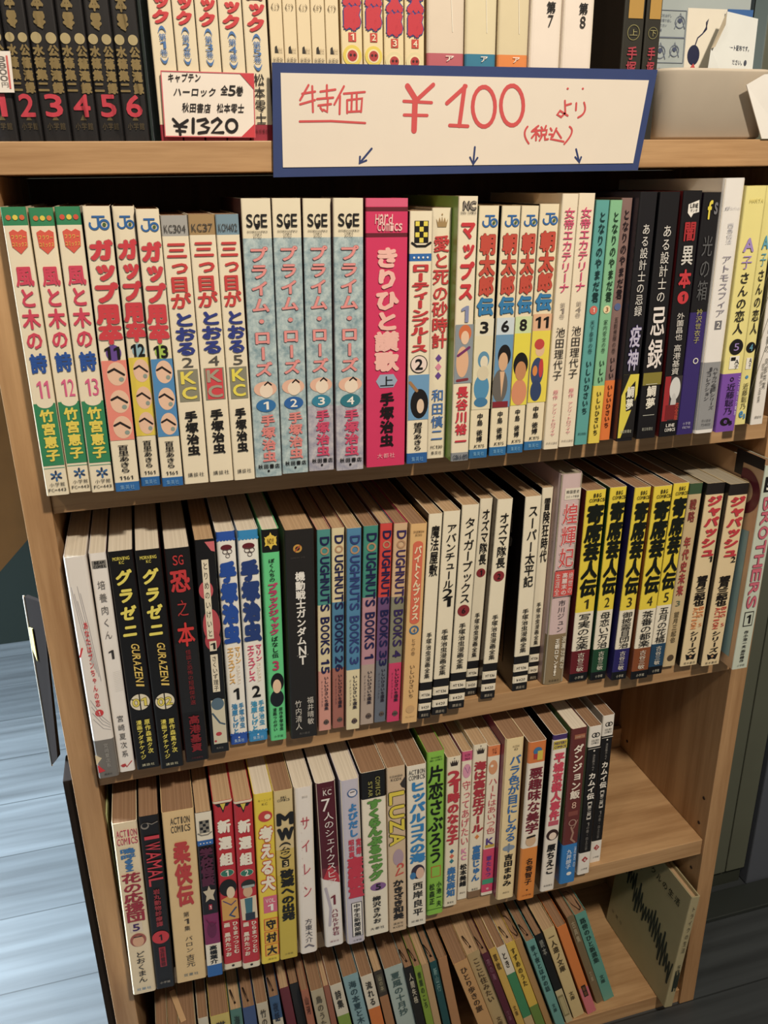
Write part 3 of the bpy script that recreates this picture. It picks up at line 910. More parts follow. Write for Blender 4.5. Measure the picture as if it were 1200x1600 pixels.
def dough(n, c1, c2, c3, x1, x2, tv1, side, label, page='old', inkc='#232353'):
    it = [('r', 'T', 'D', .55, .03, .075, .66, inkc, B2), ('o', 'E', .55, .098, .32, .12, '#b98f6a'), ('r', 'T', 'UGHNUTS', .55, .122, .385, .66, inkc, B2),
          ('r', 'T', 'BOOKS', .55, .41, .60, .66, inkc, B2), ('r', 'N', n, .55, .615, .615 + .042 * len(n), .62, inkc, B2),
          ('t', 'A', 'いしいひさいち選集', .62, .71, .89, .34, '#2c2434', B1), ('t', 'K', 'ドーナツブックス', .28, .73, .87, .16, '#3a3040'), ('d', 'E', .6, .955, .2, 1.2, '#6a5a50', 2), ('h', 'P', '双葉社', .6, .955, .5, .012, '#2c2434')]
    return dict(base=c3, side=side, page=page, bands=[(0, x1, c1), (x1, x2, c2)], items=it, label=label)


def graz(n, side, label):
    it = [('h', 'L', 'MORNING', .5, .03, .66, .014, '#e6d64e', B1), ('h', 'L', 'KC', .5, .047, .2, .012, '#e6d64e', B1)]
    for i, c in enumerate('グラゼニ'):
        it.append(('t', 'T', c, .5, .075 + i * .077, .145 + i * .077, .62, '#ecdc55', {'b': .045, 'sk': .18}))
    it += [('r', 'K', 'GURAZENI', .6, .40, .605, .32, '#e8c65a', {'b': .02, 'sk': .2}), ('d', 'S', .5, .672, .40, 1, '#e6dcc0', 2), ('s', 'S', [(.5, .635), (.5, .71)], .05, BK, 3), ('s', 'S', [(.18, .655), (.3, .66)], .05, BK, 3), ('s', 'S', [(.7, .69), (.82, .695)], .05, BK, 3),
           ('h', 'N', n, .5, .672, .66, .036, '#e6d44e', {'b': .02, 'o': '#6a5f2a'}), ('t', 'A', '原作森高夕次', .68, .755, .925, .24, '#e6d64e', B1), ('t', 'A', '漫画アダチケイジ', .34, .755, .95, .24, '#e6d64e', B1), ('h', 'P', '講談社', .5, .978, .56, .013, '#cfcaa8')]
    return dict(base='#161414', side=side, page='new', r=.0016, coat=.3, items=it, label=label)


def tez(n, c, tc, sub, ac, label):
    it = [('d', 'E', .5, .068, .3, .55, '#6b1f2a', 3), ('o', 'E', .42, .086, .14, .035, '#5a4a44'), ('o', 'E', .66, .086, .14, .035, '#5a4a44'), ('o', 'E', .55, .105, .12, .03, '#5a4a44'),
          ('t', 'T', '手塚治虫', .5, .128, .502, .90, tc, {'b': .075, 'fill': .98}), ('t', 'K', 'マリン', .74, .515, .60, .34, sub, B2), ('t', 'K', 'エクスプレス', .34, .515, .695, .38, sub, B2), ('t', 'K', 'コレクション', .7, .605, .70, .26, '#e8c9a0'),
          ('h', 'N', n, .52, .745, .5, .055, BK, B2), ('t', 'A', '手塚治虫', .74, .79, .92, .3, ac, B1), ('t', 'A', '池原しげと', .36, .79, .945, .34, ac, B2), ('h', 'P', '集英社', .5, .98, .6, .018, '#bcd9ee'), ('d', 'P', .5, .965, .05, 1, WH, 3)]
    for i in range(6):
        it.append(('d', 'S', .08 + .17 * i, .034, .085, 1, c, 1))
        it.append(('d', 'S', .08 + .17 * i, .948, .085, 1, c, 1))
    return dict(base=WH, side='#cfd9e4', page='new', r=.0018, bands=[(0, .034, c), (.948, 1, c)], items=it, label=label)


def yose(n, sub, c, label):
    it = [('h', 'L', 'BIG', .55, .025, .4, .018, BK, B1), ('h', 'L', 'COMICS', .55, .048, .8, .016, BK, B1), ('t', 'T', '寄席芸人伝', .52, .068, .535, .86, '#151a12', {'b': .045, 'fill': 1.02, 'sk': .06}), ('h', 'N', n, .52, .575, .36, .05, '#3a3418'),
          ('t', 'K', sub, .5, .625, .822, .66, '#1d1a18', {'b': .004, 'fill': 1.0}), ('t', 'A', '古谷三敏', .5, .838, .945, .4, '#e8e0cc', {}), ('h', 'P', '小学館', .5, .978, .5, .016, '#c9c4b0')]
    return dict(base='#f0e7d0', side=c, page='tan', bands=[(0, .618, '#efd51c'), (.828, .955, c), (.955, 1, '#15161a')], items=it, label=label)


def japa(n, ac, label):
    return dict(base='#ead3a4', side='#1f1b19', page='grey', bands=[(0, .058, '#272220')], items=[('t', 'T', 'ジャパッシュ', .5, .062, .39, .82, '#c93440', {'b': .06, 'fill': 1.0}), ('h', 'N', n, .78, .40, .3, .03, BK, B1),
                ('t', 'A', '望月三起也', .5, .485, .655, .62, '#1d1714', {'b': .04, 'fill': 1.0}), ('r', 'L', 'BIG', .72, .66, .72, .26, ac, B2), ('r', 'L', 'ACTION', .40, .66, .785, .3, ac, B2), ('h', 'L', '5', .78, .765, .2, .02, ac), ('t', 'K', 'シリーズ', .52, .795, .925, .5, '#1d1714', {'b': .03}),
                ('p', 'E', [(.2, .93), (.38, .938), (.5, .93), (.62, .938), (.82, .93), (.72, .966), (.5, .96), (.3, .966)], BK, 2), ('p', 'E', [(.42, .945), (.5, .938), (.6, .945), (.5, .956)], '#c9a070', 3), ('h', 'P', '若木書房', .5, .983, .7, .014, '#3a342c')], label=label)


R2 = [
    dict(base='#ebe4dc', side='#e2d9c8', page='new', r=.0022, bands=[(.815, 1, '#77736e')], items=[('s', 'I', [(.15 + .09 * i, .12 + .03 * (i % 3)), (.3 + .09 * i, .3), (.55 + .07 * i, .46 + .02 * i)], .018, '#a8a4aa', 2) for i in range(5)] +
         [('s', 'I', [(.2, .62 + .03 * i), (.6, .70 + .02 * i), (.95, .74 + .01 * i)], .016, '#9c979c', 2) for i in range(4)] +
         [('t', 'T', 'あなたはブンちゃんの恋', .52, .27, .655, .22, '#dc4a4c', B1), ('d', 'S', .52, .685, .2, 1, '#d63a3e', 2), ('h', 'N', '1', .52, .685, .1, .018, WH), ('s', 'S', [(.05, .42), (.2, .385)], .08, '#d8383c', 2),
          ('t', 'A', '宮崎夏次系', .58, .83, .95, .22, '#aaa6a0'), ('p', 'S', [(.0, .88), (.3, .90), (.0, .93)], '#e3d0a8', 2), ('p', 'S', [(.05, .93), (.38, .965), (.05, .97)], '#d83038', 2), ('h', 'P', '講談社', .5, .98, .4, .01, '#3a3734')],
         label='white paperback with faint sketch lines and grey lower part, against the left panel'),
    dict(base='#efe9e2', side='#7a2028', page='new', r=.0018, items=[('q', 'F', .12, .03, .95, .062, '#8a8680', 1), ('h', 'L', 'BEAM', .55, .038, .6, .012, BK, B1), ('h', 'L', 'COMIX', .55, .054, .7, .012, BK, B1), ('t', 'T', '培養肉くん', .5, .105, .375, .46, '#77716c', {'fill': .72}), ('h', 'N', '1', .52, .437, .5, .04, '#3a3634')] +
         [('s', 'I', [(.45, .52 + i * .008), (.95, .515 + i * .008)], .012, '#c4beb8', 2) for i in range(12)] + [('t', 'A', '宮崎夏次系', .5, .715, .93, .42, '#57524e', {'fill': .75}), ('s', 'E', [(.15, .965), (.4, .96), (.5, .975), (.85, .95)], .07, '#c03a3c', 3), ('d', 'E', .3, .967, .14, .9, '#c03a3c', 2)],
         label='narrow white paperback with widely spaced thin grey characters and red-edged cover'),
    graz('01', '#24384e', 'black paperback with yellow slanted title and ball numbered 01'),
    graz('02', '#c45a58', 'black paperback with yellow slanted title and ball numbered 02, pink cover edge'),
    dict(base='#1c1a1b', side='#141213', page='new', r=.0018, bands=[(.42, .75, '#232223')], items=[('h', 'L', 'SG', .5, .05, .44, .042, '#c33230', {'b': .01}), ('t', 'T', '恐', .5, .085, .195, .76, '#c93234', {'b': .03}), ('t', 'T', '之', .5, .22, .30, .44, '#b9302f', {}), ('t', 'T', '本', .54, .32, .44, .7, '#d8322e', {'b': .02}),
                                                                                                          ('t', 'K', '怪談と恐怖の短編傑作選', .55, .45, .715, .22, '#8e2226'), ('t', 'A', '高港基資', .52, .765, .95, .46, '#8a1c24', {'b': .03}), ('h', 'P', '少年画報社', .5, .98, .5, .011, '#6a2024')],
         label='black paperback with scattered brush-like red characters'),
    dict(base='#171516', side='#2a2a24', page='old', coat=.6, items=[('p', 'I', [(.5, .01), (.98, .01), (.98, .055), (.8, .05)], '#d86a70', 1), ('q', 'F', .28, .085, .62, .44, '#ece0c4', 3), ('e', 'I', .4, .22, .36, .04, '#c9525a', 1), ('e', 'I', .55, .38, .44, .075, '#c04850', 1), ('e', 'I', .55, .45, .4, .045, '#b8404a', 1),
                                                                         ('t', 'T', 'とりめのいけいと', .45, .09, .435, .26, '#2a2422', {'fill': .8}), ('q', 'F', .36, .452, .72, .498, '#ece0c4', 3), ('h', 'N', '1', .54, .475, .4, .03, BK, B1), ('q', 'F', .36, .515, .74, .695, '#ece0c4', 3),
                                                                         ('t', 'A', 'さくいず理子', .55, .52, .69, .26, '#2a2422'), ('q', 'I', .2, .735, .92, .955, '#d8d0b4', 1), ('e', 'I', .55, .755, .34, .03, '#5a7486', 2), ('s', 'I', [(.25, .80), (.6, .85), (.85, .86)], .1, '#4a6274', 2), ('d', 'I', .5, .905, .16, .8, '#c03a42', 2), ('d', 'I', .3, .94, .07, 1, '#c03a42', 2), ('h', 'P', '集英社', .5, .975, .4, .011, '#7a7670')],
         label='black paperback with pink blooms and a white title strip'),
    tez('1', '#2a58b4', '#2450a8', '#e8b45a', '#3a8fc4', 'white paperback with blocky blue title, dark blue end bands and numbered 1'),
    tez('2', '#2f8fca', '#27407e', '#e04a70', '#3aa0cc', 'white paperback with blocky navy title, bright blue end bands and numbered 2'),
    dict(base='#5fd488', side='#58c47e', page='new', r=.0016, bands=[(0, .1, '#191715')], items=[('d', 'E', .5, .048, .34, 1, '#ecc93a', 2), ('p', 'E', [(.14, .03), (.35, .036), (.5, .012), (.65, .036), (.86, .03), (.76, .05), (.86, .072), (.62, .066), (.5, .088), (.36, .066), (.14, .072), (.24, .05)], '#ecc93a', 2), ('h', 'E', 'NO!', .5, .05, .4, .024, '#7a5a18', B1),
                                                                                             ('t', 'T', 'ぼくんちの', .5, .125, .23, .36, '#1c2a20', {'b': .02}), ('t', 'T', 'ブラックジャック', .5, .235, .475, .62, '#c0406a', {'b': .06, 'fill': 1.0}), ('t', 'T', 'ばなし伝', .5, .48, .585, .4, '#1c2a20', {'b': .02}), ('h', 'N', '3', .5, .622, .44, .045, '#c03a62', B2),
                                                                                             ('e', 'I', .56, .705, .4, .045, '#16181a', 2), ('e', 'I', .52, .725, .26, .034, '#eec9a4', 3), ('e', 'I', .5, .785, .42, .042, '#1c2026', 2), ('t', 'A', '原作手塚治虫', .7, .83, .95, .24, '#1c3a24', B1), ('t', 'A', '漫画つのがい', .32, .83, .95, .24, '#1c3a24', B1), ('h', 'P', '小学館', .5, .977, .6, .013, '#1c3a24')],
         label='bright green paperback with black top, yellow burst and pink title, numbered 3'),
    dict(base='#272422', side='#6f4b44', page='old', r=.002, items=[('d', 'E', .42, .082, .15, 1, '#c9963a', 2), ('d', 'E', .42, .082, .08, 1, '#2a2422', 3), ('s', 'E', [(.34, .092), (.5, .07)], .05, '#b3502a', 4), ('h', 'L', 'GUNDAM ACE', .42, .122, .5, .008, '#4a4440'), ('t', 'T', '機動戦士ガンダム', .48, .185, .53, .34, '#efebe2', {'b': .03, 'fill': .98}),
                                                                     ('h', 'T', 'N', .5, .556, .3, .042, '#efebe2', B2), ('h', 'T', 'T', .5, .604, .28, .042, '#efebe2', B2), ('h', 'K', 'ナラティブ', .5, .58, .44, .008, '#c9c4ba'), ('t', 'A', '福井晴敏', .74, .79, .935, .24, '#d6d0c4', {}), ('t', 'A', '竹内清人', .3, .80, .955, .24, '#d6d0c4', {}), ('h', 'P', '角川書店', .5, .975, .4, .012, '#6a6660')],
         label='wide black hardback-thick book with white title and a small gold emblem'),
    dough('15', '#4a948e', '#e0d2a8', '#d9998a', .355, .685, 0, '#8a7460', 'paperback with teal, cream and salmon bands, sideways title ending in 15'),
    dough('26', '#e2d3a6', '#4d85a8', '#a8695c', .35, .68, 0, '#8a7460', 'paperback with cream, blue and brown bands and sideways title ending in 26'),
    dough('3', '#4f89b0', '#4f89b0', '#e4d6ac', .35, .685, 0, '#7a6450', 'paperback blue above and cream below, sideways title ending in 3', inkc='#33437e'),
    dough('1', '#3f9080', '#c08f9a', '#b5a294', .34, .68, 0, '#6a5a44', 'paperback with green, mauve and greige bands, sideways title ending in 1', page='tan'),
    dough('33', '#d8433c', '#70507e', '#6a717e', .35, .67, 0, '#8a4a3a', 'paperback with red, purple and slate bands, sideways title ending in 33'),
    dough('4', '#d8b48a', '#8a8872', '#d63a6a', .35, .685, 0, '#6a503a', 'paperback with peach, olive-grey and magenta bands, sideways title ending in 4', page='tan', inkc='#3a2a60'),
    dict(base='#e5b877', side='#a87a4a', page='tan', items=[('h', 'L', 'SHUEISHA', .5, .035, .66, .01, '#6a4a2a'), ('h', 'L', 'BOOKS', .5, .05, .4, .01, '#6a4a2a'), ('q', 'S', .2, .095, .8, .465, '#dd6a4c', 1), ('e', 'S', .5, .097, .3, .017, '#dd6a4c', 1), ('e', 'S', .5, .463, .3, .017, '#dd6a4c', 1),
                                                             ('t', 'T', 'バイトくんブックス', .5, .1, .46, .46, '#f1dcb4', {'b': .04, 'fill': 1.0}), ('o', 'E', .5, .51, .3, .1, '#3f6f9a'), ('h', 'N', '4', .5, .51, .2, .022, '#3f6f9a'), ('t', 'K', 'ヒサの巻', .5, .55, .64, .26, '#8a6a44'), ('t', 'A', 'いしいひさいち', .5, .685, .865, .34, '#5a422a', {}), ('d', 'E', .5, .925, .28, 1, '#cfa56e', 2), ('h', 'P', 'プレイガイド', .5, .965, .6, .01, '#6a4a2a')],
         label='tan paperback with a rounded salmon title panel and small blue ring'),
    all_works('魔法屋敷', (.05, .285), None, '', 'cream paperback with short black title and striped foot, touching the tan one'),
    all_works('アバンチュール21', (.055, .445), None, '', 'cream paperback with striped foot and black title ending in 21'),
    all_works('タイガーブックス', (.055, .46), .495, '6', 'cream paperback with striped foot and a dark red disc numbered 6'),
    all_works('オズマ隊長', (.045, .315), .355, '1', 'cream paperback with striped foot and dark red disc numbered 1, set back between its neighbours', side='#6f5238'),
    all_works('オズマ隊長', (.06, .325), .365, '2', 'cream paperback with striped foot and dark red disc numbered 2, standing at the gap', side='#4a3624'),
    all_works('スーパー太平記', (.04, .445), None, '', 'cream paperback with striped foot right of the gap, its black front cover visible', side='#1b1614'),
    all_works('冒険狂時代', (.045, .365), None, '', 'cream paperback with striped foot beside the dusty pink book', au=(.57, .80)),
    dict(base='#d8bdbb', side='#c2a19c', page='grey', r=.0045, t=.0006, bands=[(.745, 1, '#8f7a58')], items=[('q', 'F', .22, .062, .92, .112, '#ece2cc', 1), ('h', 'L', '韓国歴史', .56, .077, .6, .015, BK), ('h', 'L', 'コミック新装', .56, .098, .6, .012, BK), ('t', 'T', '煌輝妃', .55, .125, .425, .68, '#d84a4a', {'b': .006, 'o': '#efdcd8', 'ow': .03}),
                                                                                             ('q', 'S', .1, .437, .98, .557, '#d9504a', 1), ('q', 'S', .1, .432, .98, .435, '#4a3434', 2), ('q', 'S', .1, .56, .98, .563, '#4a3434', 2), ('t', 'K', '絶世の', .84, .445, .55, .22, '#f0d8d0'), ('t', 'K', '高麗末の', .56, .445, .553, .26, '#f0d8d0', B1), ('t', 'K', '生涯全', .24, .445, .553, .22, '#f0d8d0'),
                                                                                             ('t', 'A', '市川ジュン', .55, .575, .735, .34, '#4a4248', {}), ('t', 'K', '王朝ロマン!!', .5, .765, .955, .22, '#efe6d4', {'b': .03}), ('t', 'K', '波瀾壮絶な', .8, .755, .925, .2, '#d6ccb4', {'b': .02}), ('h', 'P', '秋田書店', .5, .98, .5, .012, '#4a3a28')],
         label='thick dusty pink paperback with red brush title and brown lower band'),
    yose('1', '写実の左楽', '#6b1c24', 'yellow paperback with black brush title numbered 1 and maroon foot'),
    yose('2', '母恋い万治', '#1f4a30', 'yellow paperback with black brush title numbered 2 and dark green foot'),
    yose('3', '御披露目団治', '#2b2668', 'yellow paperback with black brush title numbered 3 and navy foot'),
    yose('4', '茶番の都楽', '#8a4a24', 'yellow paperback with black brush title numbered 4 and brown foot'),
    yose('5', '五月の花橘', '#234866', 'yellow paperback with black brush title numbered 5 and blue foot'),
    dict(base='#d2b98a', side='#b39a6c', page='grey', bands=[(0, .055, '#3f5a3c')], items=[('t', 'T', '戦略', .42, .075, .2, .5, '#8a3a34', {'b': .02}), ('t', 'T', '年代史未来', .42, .27, .595, .5, '#a5403c', {'b': .03}), ('h', 'N', '3', .42, .635, .4, .03, '#6a7a64'), ('t', 'A', '望月三起也', .45, .68, .86, .4, '#7a6a4c', {'b': .02}), ('d', 'E', .5, .95, .26, 1, '#5a4a38', 2)],
         label='worn beige paperback with faded red title, right after the yellow run'),
    japa('1', '#e08a4a', 'cream paperback with dark top and blocky red title, numbered 1'),
    japa('2', '#d0503e', 'cream paperback with dark top and blocky red title, numbered 2'),
    dict(base='#cbd4c2', side='#dcb083', page='tan', t=.0007, items=[('q', 'F', .1, .05, .9, .12, BK, 1), ('h', 'L', '5', .4, .085, .4, .05, WH, B2), ('r', 'T', 'BROTHERS', .5, .14, .685, .58, '#d6687c', {'b': .02, 'o': '#8a3048', 'ow': .035}), ('q', 'N', .2, .70, .8, .775, '#2a2624', 1), ('q', 'N', .25, .705, .75, .77, '#cbd4c2', 2), ('h', 'N', '1', .5, .738, .4, .045, BK, B2),
                                                              ('t', 'A', '作小池一夫', .5, .795, .89, .28, '#2c2a28', B1), ('t', 'A', '画叶精作', .5, .895, .965, .28, '#2c2a28', B1), ('h', 'P', '小学館', .5, .98, .5, .012, '#2c2a28')],
         label='tall pale green book with pink sideways title, sticking out over the right side panel'),
]


def shin(n, pic, label):
    it = [('p', 'E', [(.1, .012), (.9, .012), (.74, .03), (.62, .03), (.5, .066), (.38, .03), (.26, .03)], BK, 2), ('p', 'E', [(.36, .014), (.64, .014), (.5, .05)], '#d8c23a', 3)]
    for i, c in enumerate('新選組'):
        it.append(('t', 'T', c, .5, .1 + i * .093, .178 + i * .093, .68, '#f2ead8', {'b': .05}))
    it += [('d', 'S', .5, .408, .36, .66, '#d8d0b8', 1), ('d', 'S', .5, .408, .33, .66, '#2f7a66', 2), ('h', 'N', n, .5, .408, .22, .034, WH, B1)] + pic + [
        ('t', 'A', 'ひらまつつとむ', .74, .70, .905, .32, '#ecdcc8', B2), ('t', 'A', '画 黒井たつお', .30, .70, .915, .34, '#ecdcc8', B2), ('d', 'E', .5, .978, .08, 1, BK, 3)]
    return dict(base='#c32632', side='#a81f2a', page='old', r=.0022, bands=[(0, .012, '#e8dcc0'), (.965, 1, '#e8dcc0')], items=it, label=label)


def margaret(t, tv, tc, dia, a, av, label, u=.5):
    return dict(base='#efe3c8', side='#d9c9a6', page='old', r=.0018, bands=[(.955, 1, '#8a6a4a')] if dia == 1 else [], items=crown(.035, '#3a302a') + [('t', 'T', t, u, tv[0], tv[1], .86, tc, {'b': .05, 'fill': 1.0})] +
                (diamonds(.615, ['#2f6a9a', '#e0684a', '#2f7a8a'], .034) if dia == 3 else diamonds(.585, ['#e0823a'])) + [('t', 'A', a, .5, av[0], av[1], .62, '#3a78b8', {'b': .04, 'fill': 1.0}), ('h', 'P', '集英社', .5, .972 if dia == 3 else .94, .5, .016, BK)], label=label)


def golden(n, side, label):
    return dict(base='#efe8dc', side=side, page='tan', r=.0016, bands=[(.13, .845, '#1d1a1a')], items=[('o', 'E', .42, .055, .2, .06, BK), ('o', 'E', .64, .055, .2, .06, BK), ('h', 'L', 'GOLDEN', .5, .087, .6, .012, BK), ('h', 'L', 'COMICS', .5, .104, .6, .012, BK), ('q', 'S', .02, .138, .98, .141, '#efe8dc', 2),
                ('d', 'E', .5, .155, .07, 1, '#efe8dc', 3), ('t', 'L', '決定版カムイ', .5, .175, .285, .2, '#a8a29a'), ('t', 'T', 'カムイ伝', .5, .295, .475, .6, '#efe8dc', {'b': .035}), ('t', 'K', '[第二部]', .5, .49, .61, .34, '#d6cfc4', B1), ('t', 'K', '1の巻・白土三平', .5, .63, .83, .24, '#8f8a84'),
                ('p', 'S', [(.5, .872), (.76, .893), (.5, .914), (.24, .893)], '#b83a3e', 2), ('h', 'N', n, .5, .893, .2, .018, WH, B1), ('h', 'P', '小学館', .5, .96, .56, .013, BK)], label=label)


